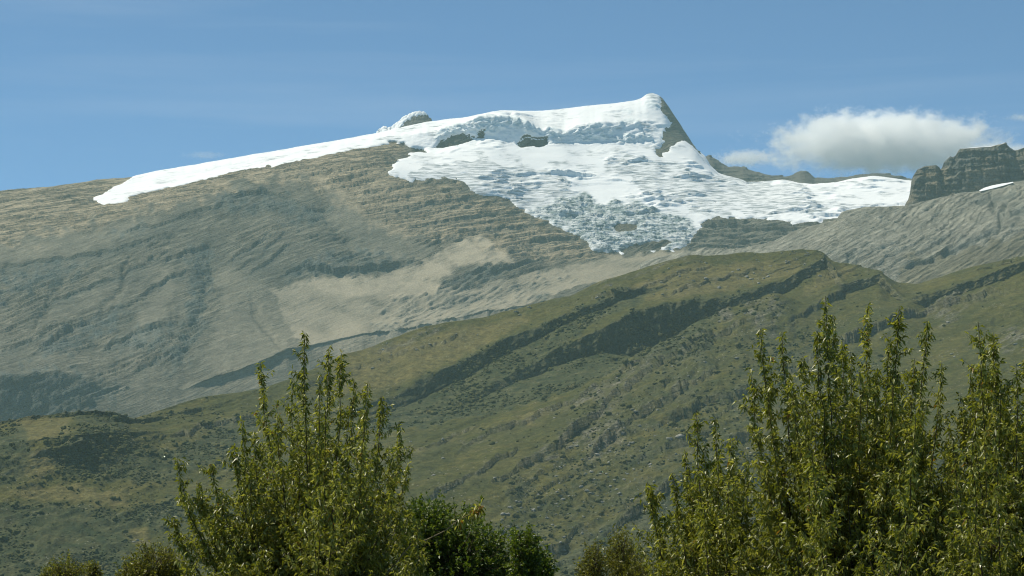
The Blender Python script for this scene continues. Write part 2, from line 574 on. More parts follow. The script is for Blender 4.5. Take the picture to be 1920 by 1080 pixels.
m_lines = [
    [(-520, 900, 4300), (0, 880, 4500), (600, 860, 4900), (1300, 700, 5600), (2450, 700, 5600)],
    [(-520, 805, 4650), (0, 800, 4750), (60, 790, 4780), (130, 775, 4820), (180, 757, 4870), (243, 733, 4980), (345, 731, 5080), (400, 718, 5150),
     (439, 706, 5200), (504, 683, 5300), (542, 660, 5400), (562, 651, 5480), (640, 632, 5650), (800, 605, 5850), (1000, 572, 6150), (1300, 505, 6500), (1555, 540, 6400), (2450, 560, 6400)],
    [(-520, 720, 4700), (0, 706, 4800), (39, 701, 4830), (104, 694, 4870), (142, 707, 4900), (178, 719, 4930), (231, 723, 4995), (243, 730, 4990), (345, 729, 5095),
     (385, 710, 5150), (433, 693, 5215), (498, 670, 5315), (542, 650, 5415), (562, 647, 5495), (640, 629, 5665), (800, 602, 5865), (1000, 569, 6165), (1300, 502, 6515), (1555, 535, 6410), (2450, 550, 6410)],
    [(-520, 620, 5450), (0, 600, 5650), (300, 590, 5750), (520, 606, 5850), (600, 608, 5880), (700, 597, 5980), (800, 580, 6120), (900, 566, 6270), (1000, 546, 6420),
     (1100, 525, 6550), (1200, 503, 6750), (1300, 482, 6950), (1400, 480, 7050), (1700, 480, 7050), (2450, 480, 7050)],
    [(-520, 545, 5900), (0, 520, 6100), (250, 502, 6200), (400, 520, 6250), (520, 532, 6200), (580, 526, 6250), (700, 520, 6350), (800, 505, 6500), (950, 490, 6650), (1000, 500, 6700),
     (1100, 477, 6900), (1160, 475, 7000), (1300, 472, 7080), (1400, 470, 7120), (2450, 470, 7120)],
    [(-520, 490, 6300), (0, 458, 6520), (100, 435, 6600), (200, 408, 6700), (300, 388, 6780), (430, 385, 6800), (500, 410, 6700), (600, 440, 6650), (700, 440, 6750), (800, 432, 6900), (900, 430, 7000),
     (1000, 428, 7100), (1090, 440, 7120), (1150, 432, 7200), (1300, 428, 7300), (1400, 428, 7300), (1500, 418, 7350), (2450, 418, 7350)],
    [(-520, 455, 6800), (0, 400, 7050), (150, 385, 7150), (250, 370, 7250), (420, 338, 7350), (560, 310, 7450), (700, 305, 7400), (800, 325, 7350), (900, 348, 7350), (1000, 378, 7400), (1100, 378, 7500), (1200, 372, 7550),
     (1300, 374, 7600), (1400, 380, 7600), (1600, 380, 7650), (2450, 380, 7650)],
    [(-520, 435, 7300), (0, 373, 7500), (150, 354, 7650), (250, 346, 7700), (420, 319, 7800), (560, 293, 7900), (700, 270, 7950), (760, 272, 7950), (813, 280, 7950), (885, 266, 8000), (920, 262, 8010), (975, 273, 8000), (1030, 271, 8030), (1060, 268, 8060), (1080, 267, 8100),
     (1100, 267, 8120), (1160, 268, 8130), (1230, 272, 8170), (1245, 282, 8160), (1300, 300, 8120), (1340, 330, 8080), (1400, 350, 8060), (1500, 352, 8050), (1600, 345, 8050), (1700, 350, 8050), (2450, 372, 8050)],
    [(-520, 430, 7400), (0, 368, 7650), (250, 339, 7800), (420, 309, 7900), (560, 286, 8000), (700, 261, 8060), (760, 256, 8040), (815, 248, 8040), (860, 238, 8060), (880, 226, 8032), (905, 219, 8040), (940, 221, 8050), (985, 231, 8030), (1008, 245, 8060), (1055, 250, 8080), (1085, 238, 8145),
     (1130, 234, 8150), (1165, 234, 8200), (1200, 235, 8250), (1228, 238, 8290), (1250, 258, 8230), (1300, 285, 8250), (1340, 327, 8150), (1400, 347, 8150), (1500, 349, 8150), (1600, 341, 8150), (1700, 345, 8150), (2450, 368, 8150)],
    [(p, y, skyD(p)) for p, y in sky_line],
    [(p, y + 45, skyD(p) + 260) for p, y in sky_line],
    [(p, y + 520, skyD(p) + 1300) for p, y in sky_line],
]
TAN = [[(-520, 520), (0, 460), (100, 437), (250, 402), (430, 365), (440, 348), (560, 335), (600, 360), (690, 410), (760, 452), (850, 450), (950, 480), (1130, 485),
        (1115, 470), (985, 398), (880, 362), (722, 325), (790, 240), (250, 300), (0, 340), (-520, 400)]]
TILL = [[(575, 527), (640, 520), (720, 517), (790, 492), (880, 450), (905, 447), (950, 482), (960, 500), (880, 500), (820, 532), (830, 545), (780, 552), (650, 556), (600, 547)]]
BASIN = [[(508, 540), (575, 527), (830, 545), (880, 540), (1000, 515), (1120, 482), (1310, 468), (1330, 480), (1200, 512), (1050, 545), (900, 600), (700, 648), (600, 660), (556, 625), (530, 585)]]
SCREE = [[(400, 500), (505, 528), (556, 625), (600, 660), (560, 700), (470, 690), (380, 690), (420, 600)], [(150, 735), (260, 728), (345, 728), (545, 662), (640, 650), (560, 720), (300, 770), (200, 775)], [(590, 330), (660, 370), (720, 430), (820, 470), (780, 490), (700, 490), (640, 440)], [(0, 465), (120, 440), (300, 400), (300, 425), (150, 470), (0, 495)],
         [(260, 600), (300, 520), (330, 500), (320, 560), (290, 640), (230, 660)], [(420, 560), (480, 520), (515, 560), (560, 650), (470, 690), (400, 650)]]
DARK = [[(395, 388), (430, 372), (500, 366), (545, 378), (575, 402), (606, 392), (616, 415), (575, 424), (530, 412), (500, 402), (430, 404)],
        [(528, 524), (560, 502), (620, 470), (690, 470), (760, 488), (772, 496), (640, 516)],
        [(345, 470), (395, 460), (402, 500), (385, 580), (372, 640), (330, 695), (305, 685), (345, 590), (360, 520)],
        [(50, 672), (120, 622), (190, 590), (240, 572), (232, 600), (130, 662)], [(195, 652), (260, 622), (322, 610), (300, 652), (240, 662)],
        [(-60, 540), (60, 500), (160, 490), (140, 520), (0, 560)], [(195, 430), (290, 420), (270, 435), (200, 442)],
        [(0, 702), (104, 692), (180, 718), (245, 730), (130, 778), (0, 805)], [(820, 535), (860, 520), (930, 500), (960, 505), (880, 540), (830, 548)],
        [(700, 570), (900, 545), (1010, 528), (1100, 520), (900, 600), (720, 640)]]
BANDS = [[(1295, 430), (1320, 408), (1510, 414), (1560, 425), (1420, 470), (1280, 478)]]
SNOW = [[(172, 374), (192, 384), (214, 384), (236, 379), (250, 366), (275, 360), (330, 350), (390, 336), (440, 325), (520, 313), (570, 301), (640, 286), (700, 274), (742, 266), (770, 272), (796, 276), (800, 283),
         (766, 292), (738, 306), (722, 325), (745, 332), (775, 341), (800, 336), (832, 333), (862, 336), (878, 346), (880, 362), (905, 366), (940, 369), (965, 381), (985, 399), (1010, 412),
         (1030, 418), (1060, 432), (1085, 441), (1100, 457), (1118, 471), (1150, 475), (1200, 475), (1250, 472), (1287, 464), (1305, 440), (1318, 414), (1345, 406), (1385, 410), (1440, 412), (1500, 420),
         (1522, 420), (1576, 410), (1620, 400), (1760, 400), (1760, 150), (1200, 60), (700, 150), (246, 300), (249, 332), (205, 356)]]
HOLES = [[(812, 281), (818, 270), (840, 256), (870, 250), (886, 257), (883, 266), (850, 274)], [(895, 259), (897, 246), (909, 246), (913, 254), (905, 260)],
         [(972, 274), (975, 261), (990, 255), (1006, 259), (1024, 256), (1031, 268), (1010, 274), (985, 274)],
         [(1238, 170), (1330, 200), (1310, 290), (1298, 273), (1288, 266), (1274, 262), (1262, 270), (1248, 287), (1238, 293), (1224, 289), (1238, 280), (1246, 266), (1243, 246), (1263, 237), (1251, 222), (1236, 207), (1240, 195)],
         [(1148, 429), (1163, 419), (1194, 421), (1196, 431), (1168, 435)], [(1158, 472), (1190, 459), (1252, 450), (1262, 458), (1226, 471)]]
ICE = [[(985, 397), (1050, 376), (1090, 360), (1128, 386), (1170, 378), (1232, 396), (1292, 411), (1310, 440), (1285, 467), (1115, 472), (1060, 432)]]
SERAC = [[(880, 229), (905, 219), (945, 216), (985, 227), (1012, 240), (1014, 256), (992, 250), (962, 236), (942, 241), (920, 253), (890, 247)], [(815, 264), (825, 245), (850, 235), (880, 231), (882, 246), (850, 251)],
         [(1018, 248), (1040, 239), (1062, 250), (1056, 261), (1040, 261)], [(1074, 253), (1090, 238), (1130, 233), (1152, 240), (1148, 256), (1130, 263), (1116, 262), (1105, 269), (1088, 266)],
         [(1138, 261), (1160, 255), (1200, 251), (1224, 254), (1221, 263), (1180, 269), (1150, 269)], [(1151, 231), (1165, 226), (1200, 225), (1196, 236), (1165, 238)], [(1160, 212), (1175, 207), (1190, 211), (1180, 216)],
         [(1207, 191), (1222, 190), (1236, 200), (1228, 207), (1214, 203)]]
FIRN_SHADE = [[(1130, 300), (1200, 296), (1290, 318), (1300, 345), (1230, 345), (1150, 325)], [(1230, 335), (1330, 345), (1420, 375), (1400, 400), (1280, 385)], [(760, 320), (900, 300), (1040, 330), (1090, 365), (1000, 392), (900, 362), (800, 335)], [(1180, 320), (1300, 330), (1500, 350), (1560, 400), (1320, 400), (1200, 365)]]  # grey firn areas whose colour also carries painted crevasse shade


def massif():
    m_lines[2] = [(p, y, d1 + (0.35 if p > 260 else 1.25) * (d - d1)) for (p, y, d), d1 in zip(m_lines[2], np.interp([q[0] for q in m_lines[2]], [q[0] for q in m_lines[1]], [q[2] for q in m_lines[1]]))]
    rows = [22, 16, 56, 46, 48, 54, 104, 26, 40, 6, 4]
    jit = [0, (3, 1), (3, 1), 0, 0, 0, 0, 0, (3.0, 5), (1.2, 9), (1.2, 9), 0]
    T = Loft(UW, squeeze(m_lines, 8100, 0.62), rows, [1, 1, 1, 20, 20, 20, 20, 8, 3, 1, 1, 1], jit)
    keep = np.zeros(T.PY.shape)
    r = T.line_row
    keep[r[1] - 2:r[2] + 3] = 1
    keep[r[7] - 1:] = 1
    keep = blur(keep, 3, 0)
    T.relax(50, np.clip(keep, 0, 1))
    PX, PY = T.PX, T.PY
    tan_m = region(TAN, PX, PY, 16, 0.05, 1, 3)
    till = region(TILL, PX, PY, 6, 0.06, 2, 4) * np.clip(0.9 + 0.8 * fbm(PX / 40, PY / 20, 3, 18), 0.4, 1)
    basin = region(BASIN, PX, PY, 6, 0.05, 3, 2) * np.clip(0.95 + 0.8 * fbm(PX / 60, PY / 25, 3, 19), 0.5, 1)
    scree = region(SCREE, PX, PY, 12, 0.03, 4, 8)
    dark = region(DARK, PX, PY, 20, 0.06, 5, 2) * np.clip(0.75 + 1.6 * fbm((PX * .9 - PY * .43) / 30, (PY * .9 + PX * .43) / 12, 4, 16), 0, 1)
    bands = region(BANDS, PX, PY, 4, 0.05, 15, 3)
    tan_m = np.clip(tan_m + 0.45 * bands, 0, 1)
    dark = np.clip(dark + 0.5 * bands, 0, 1)
    till_all = np.clip(till * 0.95 + 0.6 * basin * (1 - till) + 0.10 * scree * (1 - till), 0, 1)
    x, y, z = T.P[..., 0], T.P[..., 1], T.P[..., 2]
    rough = 1 - 0.93 * np.clip(till + 0.85 * basin + 0.75 * scree, 0, 1)
    top = np.ones(T.PY.shape)
    top[r[9] - 3:] = 0.12
    top = blur(top, 4, 0)
    d1 = ledges(T.P, 38.0, 0.22, 0.0, 26.0, 3)
    d2 = ledges(T.P, 15.0, 0.24, 0.0, 16.0, 8)
    d3 = ledges(T.P, 44.0, 0.52, 0.04, 60.0, 21)
    d4 = ledges(T.P, 17.0, 0.55, 0.04, 40.0, 25)
    u1, v1 = x * 0.88 + z * 0.47, z * 0.88 - x * 0.47
    nz_ = T.normals()
    slope = np.clip(np.hypot(nz_[..., 0], nz_[..., 1]) / (nz_[..., 2] + 1e-3) / 0.36, 0.18, 1.25)
    slope = blur(blur(slope, 6, 0), 6, 1)
    band_l = ledges(T.P, 21.0, 0.04, 0.0, 8.0, 29)
    ndark = fbm(u1 / 80.0, v1 / 16.0, 5, 31, 0.6, True)
    nbig = fbm(x / 500.0, y / 700.0, 4, 33)
    crag = fbm(u1 / 150.0 + 0.5 * gn(x / 60, z / 60, 3), v1 / 26.0, 5, 35, 0.6, True)
    lump_n = fbm(u1 / 44.0, v1 / 15.0, 4, 37, 0.58)
    patch = np.clip(0.32 + 2.0 * fbm(u1 / 260.0, v1 / 110.0, 3, 45), 0.05, 1.0)
    disp = top * slope * (rough * (tan_m * (11.0 * d1 + 9.0 * d2 + 3.0 * lump_n) + (1 - tan_m) * patch * (6.0 * d3 + 7.0 * d4 + 4.5 * crag + 2.5 * lump_n))
                  + dark * (6.0 * ndark + 7.0 * d4 * (1 - bands)) + bands * 16.0 * band_l) + top * (20.0 * nbig * (1 - 0.5 * tan_m) + 1.2 * fbm(x / 40, z / 30, 3, 39))
    lipm = np.zeros(PX.shape); facem = np.zeros(PX.shape)
    for k_, (pts_, h_, re_) in enumerate([
            ([(320, 410), (400, 392), (432, 372), (500, 368), (548, 378), (575, 400), (608, 392), (640, 402)], 16, 26), ([(60, 668), (120, 622), (190, 590), (245, 570)], 16, 30), ([(190, 652), (260, 622), (325, 606)], 16, 26),
            ([(300, 500), (345, 478), (400, 462)], 14, 20), ([(520, 522), (560, 503), (640, 512), (700, 505), (775, 492)], 18, 24), ([(815, 548), (860, 522), (960, 502)], 13, 16), ([(0, 500), (100, 486), (200, 470), (330, 440)], 12, 30),
            ([(30, 600), (110, 560), (220, 520), (330, 470)], 10, 30), ([(190, 440), (290, 424), (380, 400)], 10, 14), ([(250, 560), (330, 520), (360, 510)], 9, 20), ([(0, 660), (60, 640), (110, 612)], 9, 20), ([(255, 702), (300, 670), (360, 650)], 9, 20),
            ([(420, 500), (470, 470), (520, 425)], 8, 10), ([(435, 515), (490, 480), (535, 440)], 8, 10), ([(450, 530), (505, 492), (550, 455)], 8, 10),
            ([(700, 402), (800, 384), (900, 368)], 9, 12), ([(760, 430), (860, 412), (980, 395)], 9, 12), ([(830, 452), (950, 428), (1050, 415)], 9, 12), ([(930, 470), (1030, 448), (1100, 440)], 9, 12)]):
        w_, l_, f_ = cuesta(PX, PY, pts_, h_, re_, 100 + k_)
        disp = disp + w_; lipm = np.maximum(lipm, l_); facem = np.maximum(facem, f_)
    for k_, (pts_, w_, dep_) in enumerate([([(395, 455), (388, 540), (368, 600), (330, 690)], 9, 9), ([(350, 560), (330, 620), (300, 680)], 7, 6), ([(470, 560), (500, 620), (545, 655)], 7, 8), ([(240, 470), (230, 540), (180, 600)], 7, 12),
                                           ([(700, 470), (640, 450), (600, 380)], 9, 8), ([(120, 520), (90, 580), (40, 640)], 6, 10)]):
        d_, _, t_ = near_line(PX, PY, pts_, 12.0, 26.0, 140 + k_)
        disp = disp - dep_ * np.exp(-(d_ / w_) ** 2) * np.sin(np.clip(t_, 0, 1) * pi) ** 0.4
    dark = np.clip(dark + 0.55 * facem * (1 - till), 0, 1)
    snow = region(SNOW, PX, PY, np.where(PX < 720, 1.8, 5.0), 0.09, 6)
    holes = region(HOLES, PX, PY, 2.5, 0.12, 7)
    amp_ = np.where(PX < 740, 0.22, 0.55)
    f_ = blur(blur(snow * (1 - holes), 7, 0), 7, 1) + amp_ * (fbm(PX / 13.0, PY / 7.0, 4, 91, 0.6)) + 0.25 * amp_ * fbm(PX / 4.0, PY / 2.5, 2, 95)
    up_ = np.arange(T.PY.shape[0])[:, None] > r[9] - 8
    snow_in = np.where(up_, snow * (1 - holes), (f_ > 0.5).astype(float))
    disp = disp * (1 - 0.9 * blur(blur(snow_in, 2, 0), 2, 1))
    # steep summit wall and serac band get ribs
    T.push(disp)
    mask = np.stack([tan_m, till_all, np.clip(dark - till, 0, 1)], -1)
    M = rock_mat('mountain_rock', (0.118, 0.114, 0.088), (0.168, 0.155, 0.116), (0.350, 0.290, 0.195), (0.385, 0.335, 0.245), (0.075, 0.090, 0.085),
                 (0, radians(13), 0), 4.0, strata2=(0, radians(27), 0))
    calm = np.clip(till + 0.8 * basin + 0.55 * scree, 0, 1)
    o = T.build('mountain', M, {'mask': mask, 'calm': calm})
    tag(o, 'broad brown rock massif with striped ledges, pale moraine basin and steep summit', None, None, 'structure')

    # glacier: a real sheet of ice lying on the rock, thinning to its margin
    k = snow_in > 0.5
    th = blur(blur(snow_in, 9, 0), 9, 1)
    th = np.clip((th - 0.48) / 0.52, 0, 1) ** 0.8
    th = np.where(k, th, 0)
    ice = region(ICE, PX, PY, 9, 0.05, 8, 5)
    firn_shade = region(FIRN_SHADE, PX, PY, 10, 0.04, 9, 8)
    base = T.P
    x, y, z = T.P[..., 0], T.P[..., 1], T.P[..., 2]
    rowi = np.broadcast_to(np.arange(T.PY.shape[0])[:, None], T.PY.shape)
    band = np.clip(blur(((rowi >= r[7] - 4) & (rowi <= r[8] + 2) & (PX > 770) & (PX < 1240)).astype(float), 2, 0), 0, 1)
    ser = region(SERAC, PX, PY, 3, 0.1, 12, 1)
    lo = 1 - np.clip(blur((rowi > r[7] - 3).astype(float), 6, 0), 0, 1)
    strip = np.clip((PX - 740) / 90, 0, 1)

    def steps(per, lat, seed, cut):
        q = (z + 26 * fbm(x / 240.0, z / 90.0, 2, seed) - 0.03 * x + 0.40 * per * gn(x / 34.0, z / 14.0, seed + 2)) / per
        f = q - np.floor(q)
        amp = gn(x / lat, np.floor(q) * 4.37, seed + 4) * 2.2 + cut
        return np.where(f > 0.12, (1 - f) / 0.88, f / 0.12) * np.clip(amp, 0, 1)
    blocks = fbm(x / 40.0, z / 20.0, 4, 67, 0.55, True)
    chaos = fbm(x / 30.0, z / 9.0, 4, 63, 0.62, True)
    chaos2 = ledges(T.P, 11.0, 0.0, 0.0, 14.0, 75, 2.0)
    soft = fbm(x / 240.0, z / 90.0, 3, 69)
    upper = ((rowi > r[8]) & (rowi < r[9] - 6)).astype(float)
    gate = np.clip(0.08 + 2.3 * fbm(x / 330.0, z / 110.0, 2, 71) + 0.75 * firn_shade + 0.8 * ice, 0.0, 1.0)
    h = 3.6 * th + th * strip * (4.0 * soft + lo * gate * (12.0 * steps(21.0, 100.0, 81, 0.05) + 12.0 * steps(11.5, 55.0, 87, 0.10)) + ice * (7.0 * chaos + 6.0 * chaos2)
                          + band * (0.3 + 0.7 * ser) * 13.0 * blocks + ser * 4.0 * chaos + upper * 9.0 * steps(18.0, 110.0, 93, -0.12))
    h = np.where(h < 2.0 * th, 2.0 * th, h)
    topw = np.where(rowi >= r[9] - 3, 0.4, 1.0)
    nrm = T.normals()
    Pg = base + nrm * (h * topw)[..., None]
    Pg = np.where(k[..., None], Pg, T.P - nrm * 2.0)
    kk = k.copy()
    kk[1:] |= k[:-1]; kk[:-1] |= k[1:]; kk[:, 1:] |= k[:, :-1]; kk[:, :-1] |= k[:, 1:]
    gm = np.stack([ice, ser, firn_shade], -1)
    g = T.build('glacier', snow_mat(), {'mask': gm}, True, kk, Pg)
    tag(g, 'white crevassed glacier draped from the summit ridge over the brown mountain', 'glacier')
    return T


MASSIF = massif()


# ---- dark crest behind the snow saddle
def far_crest():
    sk = [(1290, 330), (1306, 306), (1310, 302), (1317, 295), (1330, 291), (1340, 297), (1353, 307), (1367, 312), (1393, 312), (1413, 320), (1440, 327), (1473, 330), (1487, 327), (1500, 320), (1510, 320),
          (1527, 332), (1553, 333), (1580, 332), (1613, 327), (1647, 324), (1673, 326), (1693, 331), (1720, 337), (1900, 350), (2300, 380)]
    U = columns(1292, 1722, 1.6, 1291, 2300, 20)
    lines = [[(p, y + 150, 8700) for p, y in sk], [(p, y + 32, 8850) for p, y in sk], [(p, y + 6, 8990) for p, y in sk], [(p, y, 9040) for p, y in sk], [(p, y + 30, 9200) for p, y in sk], [(p, y + 300, 9800) for p, y in sk]]
    T = Loft(U, lines, [4, 26, 8, 6, 3], 0, [0, 2, 1.5, 1.2, 1.2, 0])
    P = T.P
    T.push(8 * ledges(P, 20, 0.1, 0.02, 10, 5) + 5 * fbm(P[..., 0] / 30, P[..., 2] / 30, 3, 7))
    m = np.zeros(T.PY.shape + (3,)); m[..., 0] = 0.5; m[..., 2] = 0.55
    M = rock_mat('crest_rock', (0.09, 0.09, 0.08), (0.12, 0.115, 0.10), (0.16, 0.14, 0.11), (0.3, 0.3, 0.3), (0.07, 0.072, 0.066), (0, radians(8), 0), 2.0)
    tag(T.build('rock_crest', M, {'mask': m}), 'dark rocky crest rising behind the snow saddle under the cloud', 'rock ridge')
    # small snow patches lying in its hollows
    return T


far_crest()


# ---- small rock knob with snow flank behind the snow shoulder
def knob():
    top = [(700, 262), (708, 248), (720, 239), (733, 241), (742, 234), (750, 227), (757, 221), (773, 213), (785, 211), (795, 212), (803, 218), (808, 223), (814, 236), (820, 250)]
    U = np.arange(701, 819, 1.0)
    D = 8560
    lines = [[(p, y + 60, D - 120) for p, y in top], [(p, y + 22, D - 50) for p, y in top], [(p, y + 4, D - 8) for p, y in top], [(p, y, D) for p, y in top],
             [(p, y + 5, D + 40) for p, y in top], [(p, y + 70, D + 160) for p, y in top]]
    T = Loft(U, lines, [6, 18, 10, 4, 6], 0, [0, 1, 1, 0.8, 0.8, 0])
    P = T.P
    T.push(4.5 * fbm(P[..., 0] / 14, P[..., 2] / 22, 3, 9, 0.5, True))
    m = np.zeros(T.PY.shape + (3,)); m[..., 2] = 0.5
    M = rock_mat('knob_rock', (0.11, 0.11, 0.10), (0.16, 0.15, 0.13), (0.2, 0.18, 0.14), (0.3, 0.3, 0.3), (0.07, 0.07, 0.065), (0, 0.2, 0), 2.0)
    o = tag(T.build('rock_outcrop', M, {'mask': m}), 'small dark rock knob poking up behind the long snow shoulder', 'rock')
    k = region([[(690, 300), (690, 240), (730, 225), (760, 200), (800, 200), (797, 215), (775, 219), (756, 232), (748, 245), (748, 300)]], T.PX, T.PY, 1.5, 0.2, 3) > 0.5
    k |= (T.PY < np.interp(T.PX, [p for p, _ in top], [y for _, y in top]) + 2.0) & (T.PX < 800)
    nr = T.normals()
    th = np.clip(blur(blur(k.astype(float), 3, 0), 3, 1) * 2 - 0.8, 0, 1)
    Pg = T.P + nr * (np.where(k, 3.5 * th + 0.3, -1.0))[..., None]
    kk = k.copy(); kk[1:] |= k[:-1]; kk[:-1] |= k[1:]; kk[:, 1:] |= k[:, :-1]; kk[:, :-1] |= k[:, 1:]
    z = np.zeros(T.PY.shape + (3,))
    s = T.build('snow_patch', bpy.data.materials['snow_and_ice'], {'mask': z}, True, kk, Pg)
    tag(s, 'snow plastered on the left flank of the small rock knob', 'snow patch')


knob()

# ---- grey slab mountain on the right -----------------------------------------------------------
slab_crest = [(1200, 492), (1230, 482), (1290, 471), (1400, 465), (1450, 451), (1500, 429), (1560, 414), (1573, 410), (1577, 398), (1585, 395), (1620, 389), (1660, 387), (1700, 385), (1720, 381), (1760, 371),
              (1800, 362), (1840, 358), (1890, 343), (1920, 338), (2070, 318), (2450, 300)]


def slab():
    U = columns(1202, 1962, 2.0, 1200, 2450, 12)
    dD = lambda p: np.interp(p, [1200, 1400, 1600, 1900, 2450], [6350, 6300, 6150, 6200, 6300])
    lines = [
        [(1200, 640, 4900), (2450, 640, 4700)],
        [(1200, 545, 5500), (1400, 535, 5500), (1560, 545, 5300), (1690, 560, 5150), (1800, 530, 5150), (1920, 505, 5150), (2450, 480, 5150)],
        [(1200, 505, 5900), (1300, 490, 5900), (1400, 482, 5850), (1500, 470, 5750), (1600, 455, 5650), (1700, 450, 5600), (1800, 437, 5600), (1920, 415, 5600), (2450, 400, 5600)],
        [(p, y, dD(p)) for p, y in slab_crest],
        [(p, y + 25, dD(p) + 180) for p, y in slab_crest],
        [(p, y + 300, dD(p) + 700) for p, y in slab_crest],
    ]
    T = Loft(U, squeeze(lines, 6350, 0.6), [4, 62, 56, 4, 4], 0, [0, 0, 0, 1.6, 1.6, 0])
    T.relax(12, np.clip(blur((np.arange(T.PY.shape[0])[:, None] >= T.line_row[3] - 2).astype(float) * np.ones(T.PY.shape), 3, 0), 0, 1))
    P = T.P
    x, y, z = P[..., 0], P[..., 1], P[..., 2]
    top = np.ones(T.PY.shape); top[T.line_row[3] - 3:] = 0.1; top = blur(top, 3, 0)
    d1 = ledges(P, 30, 0.60, 0.03, 50, 13)
    d2 = ledges(P, 13, 0.66, 0.03, 36, 17)
    crack = fbm(x / 70 + z / 60, z / 40 - x / 160, 4, 19, 0.55, True)
    # oblique gullies with dark walls
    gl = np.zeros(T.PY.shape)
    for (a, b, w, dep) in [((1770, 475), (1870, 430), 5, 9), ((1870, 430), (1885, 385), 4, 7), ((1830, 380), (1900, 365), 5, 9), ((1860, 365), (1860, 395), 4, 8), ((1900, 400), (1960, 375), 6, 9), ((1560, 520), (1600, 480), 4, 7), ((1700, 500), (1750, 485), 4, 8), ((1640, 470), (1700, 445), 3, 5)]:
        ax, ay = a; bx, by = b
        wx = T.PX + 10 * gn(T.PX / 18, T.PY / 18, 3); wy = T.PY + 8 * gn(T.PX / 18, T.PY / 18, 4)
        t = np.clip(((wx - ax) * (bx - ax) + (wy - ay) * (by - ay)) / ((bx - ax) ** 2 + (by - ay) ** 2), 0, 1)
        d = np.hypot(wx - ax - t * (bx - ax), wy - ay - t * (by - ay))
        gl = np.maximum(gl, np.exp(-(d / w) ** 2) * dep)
    grassy = region([[(1690, 535), (1700, 480), (1760, 470), (1800, 470), (1920, 440), (2100, 420), (2100, 520), (1690, 560)]], T.PX, T.PY, 14, 0.03, 2, 5)
    T.push(top * (6.5 * d1 + 5.5 * d2 + 6.0 * crack * (1 - grassy * 0.7) - gl * 1.5 + 14 * fbm(x / 260, y / 300, 3, 23)))
    m = np.zeros(T.PY.shape + (3,))
    m[..., 1] = 0.0
    m[..., 0] = 0.35 + 0.6 * grassy
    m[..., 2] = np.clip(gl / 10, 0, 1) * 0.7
    M = rock_mat('slab_rock', (0.235, 0.235, 0.200), (0.315, 0.305, 0.255), (0.165, 0.150, 0.100), (0.3, 0.28, 0.22), (0.07, 0.085, 0.08), (radians(4), radians(32), 0), 3.4, 1.2, 0.10)
    tag(T.build('rock_slope', M, {'mask': m}), 'pale grey slabby mountainside cut by oblique cracks below the rock tower', None, None, 'structure')
    # elongated snow patch on the crest under the tower
    k = region([[(1836, 358), (1845, 352), (1870, 346), (1898, 340), (1896, 343), (1870, 351), (1848, 357)]], T.PX, T.PY + 0.5, 0.8, 0.2, 5) > 0.5
    q = at(np.array([1836, 1848, 1862, 1880, 1899.0]), np.array([357.5, 354, 350.5, 346, 341.0]), np.array([6250.] * 5))
    rows_ = []
    for j, (dy_, lift) in enumerate([(-8, -3), (0, 4.0), (10, 9.0), (26, 12.5), (44, 8)]):
        w = np.array([0.15, 0.8, 1.0, 0.8, 0.1])
        v = q.copy(); v[:, 1] += dy_; v[:, 2] += lift * w * 0.6 - (3 if lift < 0 else 0)
        rows_.append(v)
    V = np.array(rows_)
    R, C = V.shape[:2]
    i = np.arange(R * C).reshape(R, C)
    F = np.stack([i[:-1, :-1], i[:-1, 1:], i[1:, 1:], i[1:, :-1]], -1).reshape(-1, 4)
    s = mesh_from('snow_patch', V.reshape(-1, 3), F, bpy.data.materials['snow_and_ice'], None, True, {'mask': np.zeros((R * C, 3))})
    tag(s, 'narrow white snow patch at the foot of the rock tower', 'snow patch')


slab()


